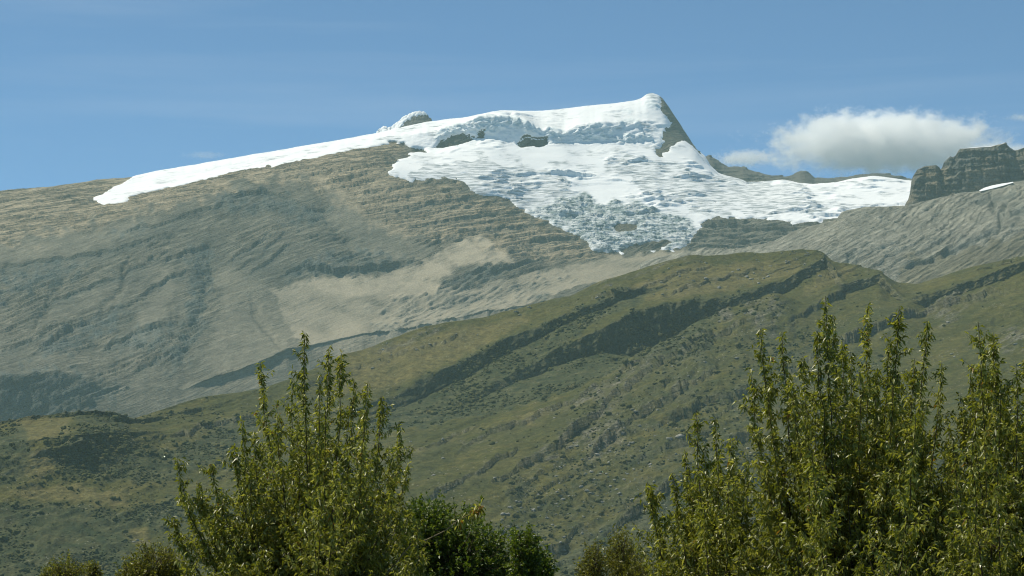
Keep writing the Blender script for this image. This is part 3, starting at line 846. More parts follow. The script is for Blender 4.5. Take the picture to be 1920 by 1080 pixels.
# ---- rock tower on the right edge
def tower():
    top = [(1690, 392), (1696, 386), (1700, 378), (1703, 374), (1706, 362), (1709, 338), (1712, 330), (1720, 318), (1733, 312), (1755, 310), (1761, 313), (1764, 318), (1767, 313), (1770, 304), (1782, 293), (1787, 295), (1792, 292), (1796, 284),
           (1800, 279), (1823, 277), (1857, 275), (1878, 270), (1887, 267), (1889, 273), (1895, 278), (1903, 282), (1910, 280), (1920, 276), (1950, 268), (2000, 275), (2060, 300), (2120, 330)]
    U = np.concatenate([np.arange(1690, 1962, 1.25), np.arange(1962, 2120, 8)])
    bD = lambda p: np.interp(p, [1690, 1700, 1715, 1755, 1762, 1775, 1830, 1890, 1900, 2000, 2120], [6400, 6330, 6300, 6310, 6328, 6326, 6322, 6335, 6350, 6345, 6400])
    ledge = lambda p, a: np.interp(p, [q[0] for q in top], [q[1] for q in top]) * (1 - a) + np.interp(p, [q[0] for q in slab_crest], [q[1] for q in slab_crest]) * a
    ps = sorted(set([q[0] for q in top] + list(range(1690, 2120, 6))))
    ty = lambda p: np.interp(p, [q[0] for q in top], [q[1] for q in top])
    lines = [[(p, ledge(p, 1.0) + 30, bD(p) - 40) for p in ps], [(p, ledge(p, 1.0) + 6, bD(p) - 14) for p in ps], [(p, ledge(p, 0.55), bD(p)) for p in ps], [(p, ledge(p, 0.50), bD(p) + 10) for p in ps],
             [(p, ledge(p, 0.27), bD(p) + 16) for p in ps], [(p, ledge(p, 0.22), bD(p) + 30) for p in ps], [(p, ty(p) + 1.0, bD(p) + 40) for p in ps], [(p, ty(p), bD(p) + 48) for p in ps],
             [(p, ty(p) + 4, bD(p) + 160) for p in ps], [(p, ty(p) + 200, bD(p) + 420) for p in ps]]
    T = Loft(U, lines, [4, 26, 5, 16, 5, 16, 2, 4, 6], 0, [0, 1, 3, 3, 3, 3, 1.4, 1.4, 1, 0])
    P = T.P
    x, y, z = P[..., 0], P[..., 1], P[..., 2]
    cx_ = np.floor(x / 15.0 + 0.5 * gn(z / 40, x / 80, 2) + 0.4 * gn(x / 9, z / 60, 5))
    cz_ = np.floor(z / 15.0 - 0.06 * x / 15.0 + 0.5 * gn(x / 50, z / 30, 6))
    cell = gn(cx_ * 5.31 + 0.5, cz_ * 0.37 + 0.2, 41) + 0.7 * gn(cx_ * 3.7 + 0.3, cz_ * 4.91 + 0.4, 44)
    rib = 1.5 * cell + 0.5 * fbm(x / 12, z / 30, 3, 42, 0.55, True)
    lay = ledges(P, 16, 0.05, 0.0, 5, 43, 2.0)
    rowi = np.arange(T.PY.shape[0])[:, None] * np.ones(T.PY.shape)
    w = np.where(rowi >= T.line_row[6] - 1, 0.15, 1.0)
    T.P = T.P + np.stack([0 * x, -(9.0 * rib + 8.0 * lay) * w, 0 * x], -1)
    m = np.zeros(T.PY.shape + (3,)); m[..., 0] = np.clip(0.5 + 1.2 * fbm(x / 60, z / 40, 3, 45), 0, 1)
    m[..., 2] = np.clip(0.2 + fbm(x / 50, z / 60, 3, 47), 0, 1)
    M = rock_mat('tower_rock', (0.115, 0.12, 0.104), (0.165, 0.158, 0.132), (0.225, 0.19, 0.13), (0.3, 0.3, 0.3), (0.075, 0.085, 0.08), (0, radians(3), 0), 2.6, 1.2, 0.12)
    tag(T.build('rock_tower', M, {'mask': m}, False), 'blocky dark rock tower with sheer walls at the right edge', 'rock tower')
    # snow strip along the tower top
    a = T.line_row[6]
    sel = (U > 1806) & (U < 1884)
    uu = U[sel]
    ww = np.sin(np.clip((uu - 1806) / 78.0, 0, 1) * pi) ** 0.5
    rows_ = []
    for fdy, hh in [(-2, -1.0), (0, 1.2), (12, 2.8), (50, 2.5), (60, -1.0)]:
        v = at(uu, ty(uu), bD(uu) + 48)
        v[:, 1] += fdy; v[:, 2] += hh * (0.3 + 0.7 * ww)
        rows_.append(v)
    V = np.array(rows_); R, C = V.shape[:2]
    i = np.arange(R * C).reshape(R, C)
    F = np.stack([i[:-1, :-1], i[:-1, 1:], i[1:, 1:], i[1:, :-1]], -1).reshape(-1, 4)
    s = mesh_from('snow_strip', V.reshape(-1, 3), F, bpy.data.materials['snow_and_ice'], None, True, {'mask': np.zeros((R * C, 3))})
    tag(s, 'thin snow strip lying along the flat top of the rock tower', 'snow patch')


tower()

# ---- olive cuesta ridge and near hillside -----------------------------------------------------
crest_B = [(-520, 830, 2250), (0, 791, 2300), (63, 781, 2320), (141, 772, 2350), (176, 770, 2360), (218, 776, 2400), (235, 787, 2500), (257, 784, 2750), (306, 767, 2900), (370, 746, 3050), (475, 732, 3200), (560, 706, 3350), (600, 690, 3450),
           (640, 665, 3550), (680, 657, 3620), (720, 640, 3680), (793, 613, 3780), (913, 593, 3950), (1000, 570, 4050), (1067, 555, 4120), (1127, 527, 4180), (1197, 507, 4260), (1233, 495, 4300), (1293, 478, 4380), (1333, 479, 4400), (1410, 472, 4460), (1423, 475, 4460),
           (1500, 467, 4500), (1533, 468, 4520), (1550, 477, 4530), (1556, 490, 4500), (1567, 492, 4480), (1610, 497, 4470), (1625, 507, 4440), (1651, 511, 4420), (1660, 524, 4400), (1681, 532, 4380), (1725, 534, 4380), (1761, 521, 4400), (1784, 512, 4420), (1826, 500, 4440), (1920, 481, 4480), (2070, 455, 4550), (2450, 420, 4600)]
spur = [(-520, 860, 2000), (0, 835, 1980), (141, 815, 2000), (240, 812, 2200), (300, 818, 2400), (500, 826, 2500), (720, 815, 2680), (830, 797, 2800), (900, 779, 2900), (1000, 756, 3000), (1113, 722, 3150), (1200, 673, 3300), (1267, 635, 3400), (1317, 604, 3450), (1367, 580, 3500),
        (1417, 563, 3560), (1447, 549, 3600), (1464, 551, 3600), (1500, 566, 3600), (1530, 573, 3600), (1560, 574, 3610), (1600, 568, 3620), (1650, 563, 3640), (1690, 574, 3620), (1737, 584, 3610), (1781, 566, 3620), (1850, 548, 3650), (1920, 522, 3700), (2070, 480, 3750), (2450, 460, 3800)]


def interp_line(L, u):
    L = np.array(L, float)
    return np.interp(u, L[:, 0], L[:, 1]), np.interp(u, L[:, 0], L[:, 2])


B_S1_TOP = [(-520, 835, 2245), (0, 797, 2290), (141, 778, 2340), (218, 783, 2385), (240, 796, 2480), (300, 788, 2700), (500, 788, 2850), (720, 785, 3000), (830, 762, 3150), (900, 735, 3250), (980, 690, 3400), (1007, 677, 3440), (1033, 657, 3480), (1080, 637, 3540), (1133, 613, 3600), (1190, 583, 3680), (1253, 570, 3740), (1317, 563, 3800),
            (1367, 557, 3860), (1423, 537, 3960), (1447, 532, 4000), (1483, 518, 4080), (1520, 497, 4180), (1550, 480, 4280), (1557, 493, 4250), (1575, 528, 4050), (1583, 540, 4000), (1651, 509, 4050), (1662, 530, 4000), (1701, 563, 3850), (1767, 543, 3880), (1826, 526, 3900), (1879, 503, 3950), (1920, 488, 4000), (2070, 460, 4050), (2450, 425, 4100)]
B_S1_BOT = [(-520, 839, 2225), (0, 801, 2270), (141, 782, 2320), (218, 787, 2365), (240, 798, 2460), (300, 790, 2680), (500, 790, 2830), (720, 789, 2980), (830, 768, 3130), (900, 748, 3225), (980, 712, 3370), (1007, 705, 3400), (1033, 690, 3440), (1080, 672, 3495), (1133, 660, 3545), (1200, 684, 3580), (1253, 655, 3650), (1317, 616, 3740),
            (1367, 590, 3815), (1423, 562, 3925), (1447, 556, 3970), (1483, 543, 4050), (1520, 517, 4150), (1550, 499, 4255), (1557, 510, 4220), (1575, 545, 4020), (1583, 554, 3980), (1651, 530, 4025), (1662, 552, 3980), (1701, 568, 3835), (1737, 582, 3825), (1767, 568, 3850), (1826, 546, 3875), (1879, 525, 3925), (1920, 508, 3975), (2070, 480, 4030), (2450, 440, 4080)]
B_S2_TOP = [(-520, 832, 2248), (0, 794, 2296), (141, 775, 2345), (218, 779, 2394), (240, 791, 2490), (300, 778, 2800), (500, 765, 3000), (650, 768, 3080), (727, 750, 3200), (773, 722, 3280), (830, 692, 3380), (893, 660, 3480), (940, 637, 3560), (1027, 607, 3700), (1067, 587, 3760), (1110, 573, 3800), (1167, 547, 3900), (1240, 536, 4000), (1317, 530, 4080),
            (1423, 515, 4200), (1483, 500, 4280), (1520, 488, 4350), (1550, 479, 4420), (1557, 491, 4400), (1583, 520, 4250), (1610, 504, 4350), (1651, 510, 4250), (1662, 527, 4230), (1701, 548, 4150), (1767, 531, 4180), (1826, 513, 4200), (1920, 484, 4250), (2070, 457, 4300), (2450, 422, 4350)]
B_S2_BOT = [(-520, 833, 2246), (0, 795, 2293), (141, 776, 2342), (218, 781, 2390), (240, 793, 2486), (300, 781, 2780), (500, 769, 2980), (650, 773, 3060), (727, 780, 3150), (773, 757, 3230), (830, 730, 3330), (893, 693, 3440), (940, 664, 3530), (1027, 628, 3675), (1067, 603, 3740), (1110, 588, 3780), (1167, 562, 3880), (1240, 541, 3980), (1317, 536, 4050),
            (1423, 519, 4170), (1483, 505, 4250), (1520, 490, 4320), (1550, 479.5, 4400), (1557, 492, 4380), (1583, 526, 4200), (1610, 514, 4310), (1651, 509.5, 4200), (1662, 529, 4190), (1701, 553, 4100), (1767, 535, 4120), (1826, 517, 4150), (1920, 486, 4200), (2070, 458, 4250), (2450, 423, 4300)]
B_SHRUB = [[(720, 758), (773, 722), (830, 692), (893, 660), (940, 637), (1027, 607), (1120, 567), (1167, 547), (1240, 533), (1240, 548), (1120, 600), (1060, 640), (1080, 640), (1190, 585), (1253, 572), (1423, 540), (1447, 549),
            (1317, 605), (1267, 636), (1200, 674), (1113, 727), (1000, 754), (900, 779), (830, 796), (720, 818), (690, 800)],
           [(-60, 800), (40, 800), (60, 850), (30, 905), (-60, 915)], [(130, 775), (215, 770), (240, 790), (250, 840), (330, 850), (420, 790), (490, 780), (470, 830), (330, 900), (200, 900), (110, 890), (100, 850), (150, 820)],
           [(-60, 950), (100, 950), (240, 960), (330, 930), (420, 960), (300, 1000), (240, 985), (240, 1040), (330, 1060), (330, 1100), (-60, 1100)],
           [(1180, 960), (1260, 920), (1320, 930), (1300, 980), (1220, 1000), (1180, 1060), (1060, 1090), (1050, 1050)], [(1240, 600), (1330, 600), (1340, 660), (1260, 690), (1200, 680)]]
B_MIXED = [[(1447, 549), (1367, 580), (1200, 674), (1113, 740), (1060, 800), (960, 900), (930, 1000), (1050, 1080), (1700, 1080), (1700, 700), (1500, 600)]]
B_STRAW = [[(30, 790), (70, 778), (130, 785), (125, 810), (80, 830), (35, 825)], [(28, 880), (60, 850), (110, 855), (100, 885), (60, 900)], [(15, 925), (60, 912), (150, 912), (235, 930), (245, 950), (120, 945), (30, 938)],
           [(233, 995), (260, 990), (290, 1015), (270, 1030), (245, 1022)], [(1165, 990), (1215, 960), (1240, 975), (1215, 1020), (1180, 1020)], [(1005, 720), (1060, 680), (1080, 672), (1040, 700)], [(960, 790), (1010, 775), (1040, 770), (990, 800)],
           [(640, 670), (720, 650), (900, 610), (1000, 590), (900, 650), (760, 720), (680, 740), (600, 730)], [(1280, 500), (1500, 490), (1500, 510), (1330, 555), (1180, 560), (1100, 590), (1180, 540)], [(1560, 505), (1600, 500), (1580, 530), (1500, 555), (1510, 535)]]
B_ROCK = [[(983, 882), (1010, 862), (1060, 832), (1110, 795), (1160, 745), (1172, 750), (1120, 800), (1060, 850), (1000, 880)], [(1367, 580), (1447, 549), (1466, 556), (1460, 610), (1430, 640), (1410, 590), (1330, 610)],
          [(1050, 780), (1090, 760), (1180, 710), (1260, 660), (1200, 710), (1120, 760)], [(1745, 590), (1780, 550), (1800, 545), (1812, 560), (1800, 600), (1770, 620)], [(1865, 640), (1900, 605), (1980, 590), (1960, 640), (1890, 670)], [(690, 660), (760, 630), (830, 610), (800, 640), (720, 670)],
          [(1000, 573), (1130, 525), (1250, 490), (1330, 478), (1250, 500), (1130, 540)], [(860, 830), (905, 815), (900, 830), (870, 840)],
          [(1080, 820), (1160, 790), (1180, 830), (1110, 860)]]


def steepen(bot, top, k, x0):
    tp = np.array(top, float)
    return [(p, y, d + k * max(0.0, float(np.interp(p, tp[:, 0], tp[:, 2])) - d) * min(1.0, max(0.0, (p - x0) / 60.0))) for p, y, d in bot]


def hill():
    U = UW
    global B_S1_BOT, B_S2_BOT
    B_S1_BOT = steepen(B_S1_BOT, B_S1_TOP, 0.36, 960)
    B_S2_BOT = steepen(B_S2_BOT, B_S2_TOP, 0.20, 700)
    sp_y, sp_d = interp_line(spur, U)
    gl = [(u, y + (10 if u > 1190 else -4), d + (130 if u > 1190 else 50)) for u, y, d in zip(U, sp_y, sp_d)]
    gl = [(u, y + (-3 if u < 240 else 0), d) for u, y, d in gl]
    lines = [
        [(-520, 1175, 1000), (2450, 1165, 1050)],
        [(-520, 1110, 1250), (300, 1105, 1300), (1000, 1100, 1450), (1500, 1100, 1450), (2450, 1100, 1400)],
        [(-520, 985, 1600), (0, 960, 1650), (300, 945, 1780), (600, 915, 1950), (1000, 905, 2050), (1300, 880, 2100), (1600, 850, 2150), (1920, 840, 2050), (2450, 830, 2050)],
        [(-520, 900, 1850), (0, 880, 1850), (300, 870, 2100), (600, 865, 2250), (900, 840, 2400), (1100, 790, 2550), (1300, 740, 2650), (1464, 700, 2800), (1600, 700, 2800), (1750, 690, 2800), (1920, 660, 2800), (2450, 640, 2800)],
        spur, gl, B_S1_BOT, B_S1_TOP, B_S2_BOT, B_S2_TOP, crest_B,
        [(p, y + 40, d + 200) for p, y, d in crest_B], [(p, y + 300, d + 600) for p, y, d in crest_B]]
    rows = [3, 76, 56, 56, 8, 24, 26, 26, 14, 36, 4, 3]
    jit = [0, 0, 0, 0, (2.0, 4), (2.0, 4), (2.5, 6), (6.5, 6), (3.0, 8), (6.0, 8), (1.8, 9), (1.8, 9), 0]
    T = Loft(U, squeeze(lines, 4000, 0.56), rows, 2, jit)
    r = T.line_row
    keep = np.zeros(T.PY.shape)
    keep[r[4] - 2:] = 1
    keep = np.clip(blur(keep, 3, 0), 0, 1)
    T.relax(30, keep)
    w_ = (1 / (1 + np.exp(-(T.PX - 1535) / 15.0)))[..., None]
    T.P = blur(T.P, 4, 1) * (1 - w_) + blur(T.P, 14, 1) * w_
    PX, PY = T.PX, T.PY
    sh = region(B_SHRUB, PX, PY, 7, 0.04, 1, 3)
    mixd = region(B_MIXED, PX, PY, 12, 0.03, 2, 5)
    straw = region(B_STRAW, PX, PY, 6, 0.05, 3, 3)
    rock = region(B_ROCK, PX, PY, 11, 0.05, 4, 3) * np.clip(0.35 + 1.8 * fbm((PX * 0.9 - PY * 0.43) / 40, (PY * 0.9 + PX * 0.43) / 7, 4, 14), 0, 1)
    rowi = np.arange(T.PY.shape[0])[:, None] * np.ones(T.PY.shape)
    nrm = T.normals()
    steep = np.clip((0.62 - nrm[..., 2]) / 0.25, 0, 1)
    P = T.P
    x, y, z = P[..., 0], P[..., 1], P[..., 2]
    top = np.ones(T.PY.shape); top[r[10] - 2:] = 0.15; top = blur(top, 3, 0)
    face = ((rowi < r[4])).astype(float)
    d1 = ledges(P, 46, 0.50, 0.0, 26, 3, 3.0)
    d2 = ledges(P, 17, 0.50, 0.0, 16, 8, 3.0)
    hs = np.clip(np.hypot(nrm[..., 0], nrm[..., 1]) / (nrm[..., 2] + 1e-3) / 0.36, 0.2, 1.2)
    hs = blur(blur(hs, 8, 0), 8, 1)
    rib = np.clip(0.45 + 1.5 * fbm((x * 0.9 + z * 0.45) / 300, (z * 0.9 - x * 0.45) / 90, 3, 57), 0.0, 1.0)
    gul = fbm((x * 0.9 + z * 0.45) / 70 + 0.4 * gn(x / 90, z / 60, 4), (z * 0.9 - x * 0.45) / 34.0, 5, 35, 0.58, True)
    n1 = fbm(x / 160, y / 200, 4, 51)
    n2 = fbm(x / 18, y / 22, 3, 53)
    left = np.clip((600 - PX) / 300, 0, 1)
    disp = top * (hs * (face * (1 - left) * (15.0 * d1 + 7.0 * d2) * np.clip(0.45 + mixd, 0, 1) * rib + face * (left * 4.0 * gul + 5.0 * mixd * gul) + (1 - face) * (5.0 * d2 + 5.0 * d1) * rib)
                  + steep * (7.0 * fbm(x / 17, z / 34, 4, 58, 0.55, True) + 6.0 * ledges(P, 16, 0.42, 0.0, 8, 59, 2.0)) + 6.0 * n1 + 0.9 * n2 + 1.5 * fbm(x / 16, z / 10, 3, 55) + rock * 4.5 * (ledges(P, 7, 0.33, 0, 5, 77, 2.0) + fbm(x / 12, y / 14, 3, 79)))
    lipm = np.zeros(PX.shape); facem = np.zeros(PX.shape)
    for k_, (pts_, h_, re_) in enumerate([
            ([(920, 912), (985, 880), (1060, 832), (1160, 745), (1260, 672), (1340, 640)], 13, 40), ([(850, 856), (905, 822), (1000, 790), (1090, 755), (1180, 705), (1270, 655)], 9, 22), ([(1090, 868), (1170, 806), (1260, 742), (1350, 690)], 15, 26),
            ([(1130, 1010), (1240, 930), (1330, 880), (1420, 800)], 15, 30), ([(535, 750), (575, 728), (605, 714), (660, 705)], 8, 14), ([(1110, 563), (1190, 545), (1260, 520), (1340, 498)], 9, 14), ([(640, 702), (760, 662), (900, 625)], 5, 16),
            ([(1470, 606), (1560, 562), (1615, 530)], 14, 18), ([(1560, 664), (1680, 604), (1800, 566), (1930, 534)], 14, 22), ([(1480, 700), (1600, 640), (1720, 590)], 12, 22), ([(1290, 660), (1370, 620), (1450, 590)], 10, 18),
            ([(300, 830), (380, 805), (480, 782)], 7, 16), ([(60, 860), (150, 838), (240, 826)], 7, 16), ([(700, 870), (800, 840), (900, 800)], 7, 22), ([(760, 960), (880, 900), (980, 850)], 8, 26), ([(1230, 560), (1330, 530), (1430, 505)], 6, 10)]):
        w_, l_, f_ = cuesta(PX, PY, pts_, h_, re_, 200 + k_)
        disp = disp + w_; lipm = np.maximum(lipm, l_); facem = np.maximum(facem, f_)
    T.push(disp)
    n_after = T.normals()
    ris = np.clip((0.80 - n_after[..., 2]) / 0.25, 0, 1)
    bare = np.clip(rock + 0.6 * lipm * np.clip(0.5 + 2 * fbm(PX / 14, PY / 14, 2, 33), 0, 1) + 0.2 * facem + 0.4 * steep * (1 - 0.5 * sh) + 0.3 * ris * (1 - steep) + 0.12 * mixd * np.clip(fbm(x / 60, z / 40, 3, 81) * 2.5, 0, 1), 0, 1)
    mott = np.clip(fbm(x / 26, z / 16, 3, 83) * 2.2 + 0.15, 0, 1)
    mask = np.stack([np.clip(sh + mixd * mott * 0.9, 0, 1), straw, np.clip(bare + 0.12 * mixd * np.clip(fbm(x / 20, z / 11, 3, 85) * 2.5, 0, 1), 0, 1)], -1)
    o = T.build('hill', hill_mat(), {'mask': mask})
    tag(o, 'olive grass ridge and shrubby hillside with dark rock scarps rising to the right', None, None, 'structure')
    T.sh, T.mixd, T.straw, T.rock, T.steep = sh, mixd, straw, rock, steep
    return T


HILL = hill()


# ------------------------------------------------------------------ hillside shrubs and boulders
def shrub_mat():
    M = Mat('hillside_shrub')
    co = M.coord()
    n = M.noise(co, 0.9, 4.0, 0.7)
    oi = M.n('ObjectInfo').outputs['Random']
    big = M.noise(M.n('NewGeometry').outputs['Position'], 0.03, 3.0, 0.6)
    c = M.mix(M.ramp(n, [(0.35, 0.0), (0.65, 1.0)]), (0.042, 0.053, 0.018), (0.092, 0.094, 0.034))
    c = M.mix(M.ramp(big, [(0.45, 0.0), (0.65, 0.7)]), c, (0.105, 0.092, 0.036))
    return M.done(M.principled(c, 0.9, M.bump(n, 0.8), 0.1))


def boulder_mat():
    M = Mat('pale_boulder')
    co = M.coord()
    n = M.noise(co, 0.8, 5.0, 0.6)
    oi = M.n('ObjectInfo').outputs['Random']
    c = M.mix(n, (0.16, 0.155, 0.13), (0.34, 0.33, 0.29))
    c = M.mix(M.math('MULTIPLY', oi, 0.5), c, (0.12, 0.12, 0.10))
    return M.done(M.principled(c, 0.95, M.bump(n, 0.3), 0.1))


def lump(sub, seed, flat, amp):
    V, F = ico(sub)
    r = 1 + amp * fbm(V[:, 0] * 1.7 + seed, V[:, 1] * 1.7 + V[:, 2] * 1.3, 3, seed) * 2
    V = V * r[:, None]
    V[:, 2] *= flat
    return V, F


def scatter():
    T = HILL
    R, C = T.PY.shape
    vis = np.zeros((R, C), bool)
    # visible part: row is above everything nearer in its column
    best = np.full(C, 1e9)
    for i in range(R):
        zz = (T.P[i, :, 2]) / T.P[i, :, 1]
        if i == 0:
            run = zz.copy(); vis[i] = True
        else:
            vis[i] = zz >= run - 1e-4
            run = np.maximum(run, zz)
    sl = T.P[..., 2] / T.P[..., 1]
    proj = 540 - FPX * np.tan(np.arctan(sl) - PITCH)
    inview = vis & (T.PX > -30) & (T.PX < 1950) & (proj < 1090) & (np.arange(R)[:, None] < T.line_row[10])
    dpy = np.abs(np.gradient(proj, axis=0))
    x, y = T.P[..., 0], T.P[..., 1]
    clump = np.clip(0.5 + 1.6 * fbm(x / 90, y / 120, 3, 91), 0.02, 1.6)
    left = np.clip((640 - T.PX) / 200, 0, 1) * (T.PY > 775)
    dens = (0.045 * left + 0.13 * T.sh + 0.045 * T.mixd + 0.004) * clump * (1 - 0.85 * np.clip(T.straw, 0, 1)) * (1 - 0.5 * T.rock) * (1 - 0.35 * T.steep)
    dens *= np.clip(T.D / 2000.0, 0.7, 1.6) ** 0.5
    w = np.where(inview, dens * np.clip(dpy, 0.05, 4) * 2.0, 0).ravel()
    n = 11000
    idx = rng.choice(R * C, n, p=w / w.sum())
    pos = T.P.reshape(-1, 3)[idx].copy()
    pos[:, 0] += rng.uniform(-1, 1, n)
    rad = np.exp(rng.normal(0.12, 0.42, n)) * np.clip(T.D.ravel()[idx] / 2600, 0.75, 1.35)
    rad = np.clip(rad, 0.5, 4.2)
    appar = rad / T.D.ravel()[idx]
    order = np.argsort(-appar)
    SM = shrub_mat()
    protos = []
    for k in range(6):
        V, F = lump(3, k * 5 + 1, 0.8, 0.45)
        me = mesh_from('shrub', V, F, SM, None, False)
        protos.append(me.data)
        bpy.data.objects.remove(me)
    for q in order[:300]:
        o = bpy.data.objects.new('shrub', protos[int(rng.integers(6))])
        COL.objects.link(o)
        o.location = pos[q] + np.array([0, 0, rad[q] * 0.35])
        o.rotation_euler = (0, 0, rng.uniform(0, 6.28))
        s = rad[q]
        o.scale = (s * rng.uniform(0.9, 1.3), s * rng.uniform(0.9, 1.2), s * rng.uniform(0.75, 1.1))
        tag(o, 'larger rounded dark green shrub dotting the grassy hillside', 'shrub', 'dark shrubs on the hillside')
    VV, FF, off = [], [], 0
    base = [lump(2, k * 3 + 2, 0.85, 0.5) for k in range(8)]
    base1 = [lump(1, k * 3 + 2, 0.85, 0.4) for k in range(8)]
    for j, q in enumerate(order[300:]):
        V, F = (base if j < 700 else base1)[j % 8]
        a = rng.uniform(0, 6.28)
        ca, sa = cos(a), sin(a)
        s = rad[q]
        W_ = np.stack([(V[:, 0] * ca - V[:, 1] * sa) * s * rng.uniform(0.9, 1.3), (V[:, 0] * sa + V[:, 1] * ca) * s, V[:, 2] * s * rng.uniform(0.7, 1.15) + s * 0.35], -1) + pos[q]
        VV.append(W_); FF.append(F + off); off += len(V)
    o = mesh_from('scrub', np.concatenate(VV), np.concatenate(FF), SM, None, False)
    tag(o, 'dense low green scrub covering the slopes between the scarps', 'scrub', None, 'stuff')

    # boulders
    BM = boulder_mat()
    bp = []
    for k in range(5):
        V, F = lump(2, 50 + k * 7, 0.65, 0.55)
        me = mesh_from('boulder', V, F, BM)
        bp.append(me.data)
        bpy.data.objects.remove(me)
    zone = region([[(1240, 500), (1420, 470), (1550, 470), (1540, 500), (1420, 540), (1250, 560), (1180, 560)]], T.PX, T.PY, 10, 0.03, 6, 4) * 3.0 \
        + region([[(950, 1000), (980, 900), (1080, 830), (1180, 800), (1220, 900), (1150, 1000), (1050, 1060)]], T.PX, T.PY, 10, 0.03, 7, 4) * 3.0 + region([[(680, 665), (840, 600), (1000, 570), (960, 600), (800, 660), (700, 690)]], T.PX, T.PY, 8, 0.03, 8, 3) * 1.5 + 0.5 * T.mixd + 0.12 + 2.0 * T.rock
    w = np.where(inview, zone * (1 - 0.8 * T.sh) * (1 - 0.9 * T.steep) * np.clip(dpy, 0.05, 4), 0).ravel()
    n = 1200
    idx = rng.choice(R * C, n, p=w / w.sum())
    pos = T.P.reshape(-1, 3)[idx]
    rad = np.clip(np.exp(rng.normal(0.25, 0.45, n)) * T.D.ravel()[idx] / 3600, 0.5, 4.0)
    order = np.argsort(-rad / T.D.ravel()[idx])
    for q in order[:220]:
        o = bpy.data.objects.new('boulder', bp[int(rng.integers(5))])
        COL.objects.link(o)
        o.location = pos[q] + np.array([0, 0, rad[q] * 0.15])
        o.rotation_euler = (rng.uniform(-.3, .3), rng.uniform(-.3, .3), rng.uniform(0, 6.28))
        s = rad[q]
        o.scale = (s * rng.uniform(0.9, 1.6), s, s * rng.uniform(0.8, 1.2))
        tag(o, 'pale grey boulder lying loose on the olive hillside', 'boulder', 'boulders on the hillside')
    VV, FF, off = [], [], 0
    base1 = [lump(1, 50 + k * 3, 0.65, 0.5) for k in range(8)]
    for j, q in enumerate(order[220:]):
        V, F = base1[j % 8]
        VV.append(V * rad[q] * rng.uniform(0.8, 1.3, 3) + pos[q]); FF.append(F + off); off += len(V)
    tag(mesh_from('stones', np.concatenate(VV), np.concatenate(FF), BM), 'small pale stones strewn over the hillside turf', 'stones', None, 'stuff')


scatter()


# ------------------------------------------------------------------ trees and bushes near the camera
def leaf_mat(name, dark, mid, light, rare, transl=0.3, rough=0.38):
    M = Mat(name)
    t = M.attr('tint').outputs['Fac']
    c = M.ramp(t, [(0.0, dark), (0.42, mid), (0.78, light), (0.93, light), (0.965, rare)])
    p = M.principled(c, rough, None, 0.55)
    tr = M.n('BsdfTranslucent')
    M.t.links.new(M.mix(1.0, c, (1.5, 1.45, 0.7), 'MULTIPLY'), tr.inputs['Color'])
    mx = M.n('MixShader', Fac=transl)
    M.t.links.new(p, mx.inputs[1]); M.t.links.new(tr.outputs[0], mx.inputs[2])
    return M.done(mx.outputs[0])


def bark_mat(name, a, b):
    M = Mat(name)
    co = M.coord()
    n = M.noise(M.mapping(co, (30, 30, 6)), 1.0, 4.0, 0.6)
    return M.done(M.principled(M.mix(n, a, b), 0.9, M.bump(n, 0.004), 0.15))


WILLOW = leaf_mat('willow_leaf', (0.085, 0.100, 0.010), (0.168, 0.186, 0.021), (0.34, 0.345, 0.090), (0.27, 0.14, 0.03), 0.42, 0.38)
OLIVE = leaf_mat('olive_bush_leaf', (0.075, 0.080, 0.012), (0.14, 0.150, 0.022), (0.24, 0.24, 0.045), (0.20, 0.15, 0.03), 0.38, 0.45)
GREEN = leaf_mat('dark_bush_leaf', (0.040, 0.072, 0.008), (0.085, 0.135, 0.014), (0.16, 0.205, 0.03), (0.15, 0.16, 0.03), 0.35, 0.45)
BARK = bark_mat('grey_brown_bark', (0.035, 0.028, 0.018), (0.10, 0.08, 0.055))
TWIG = bark_mat('pale_dry_twig', (0.20, 0.16, 0.09), (0.30, 0.24, 0.14))


def unit(v):
    return v / (np.linalg.norm(v, axis=-1, keepdims=True) + 1e-9)


def leaves_geo(pos, d, L, w, tint, seedr):
    """small folded lance leaves: folded along the midrib"""
    n = len(pos)
    d = unit(d)
    up = seedr.normal(size=(n, 3)); up[:, 2] += 0.8
    side = unit(np.cross(d, up)); nrm = unit(np.cross(side, d))
    L, w = L[:, None], w[:, None]
    droop = np.array([0, 0, -1.0]) * L * seedr.uniform(0.0, 0.35, (n, 1))
    fold = nrm * w * seedr.uniform(0.2, 0.8, (n, 1))
    l = pos + d * L * 0.45 + side * w + fold
    r_ = pos + d * L * 0.45 - side * w + fold
    t = pos + d * L + droop
    V = np.stack([pos, l, t, r_], 1).reshape(-1, 3)
    b = (np.arange(n) * 4)[:, None]
    F = np.concatenate([b + [0, 1, 2], b + [0, 2, 3]])
    return V, F, np.repeat(tint, 4)


def tube(pts, rad, sides=5):
    pts = np.asarray(pts); k = len(pts)
    tg = unit(np.gradient(pts, axis=0))
    ref = np.array([0.3, 0.9, 0.1])
    a = unit(np.cross(tg, ref)); b = np.cross(tg, a)
    th = np.linspace(0, 2 * pi, sides, endpoint=False)
    V = pts[:, None] + rad[:, None, None] * (np.cos(th)[None, :, None] * a[:, None] + np.sin(th)[None, :, None] * b[:, None])
    i = np.arange(k * sides).reshape(k, sides)
    j = np.roll(i, -1, 1)
    F = np.stack([i[:-1], j[:-1], j[1:], i[1:]], -1).reshape(-1, 4)
    return V.reshape(-1, 3), F


def curve(p0, p1, p2, n):
    t = np.linspace(0, 1, n)[:, None]
    return (1 - t) ** 2 * p0 + 2 * t * (1 - t) * p1 + t ** 2 * p2


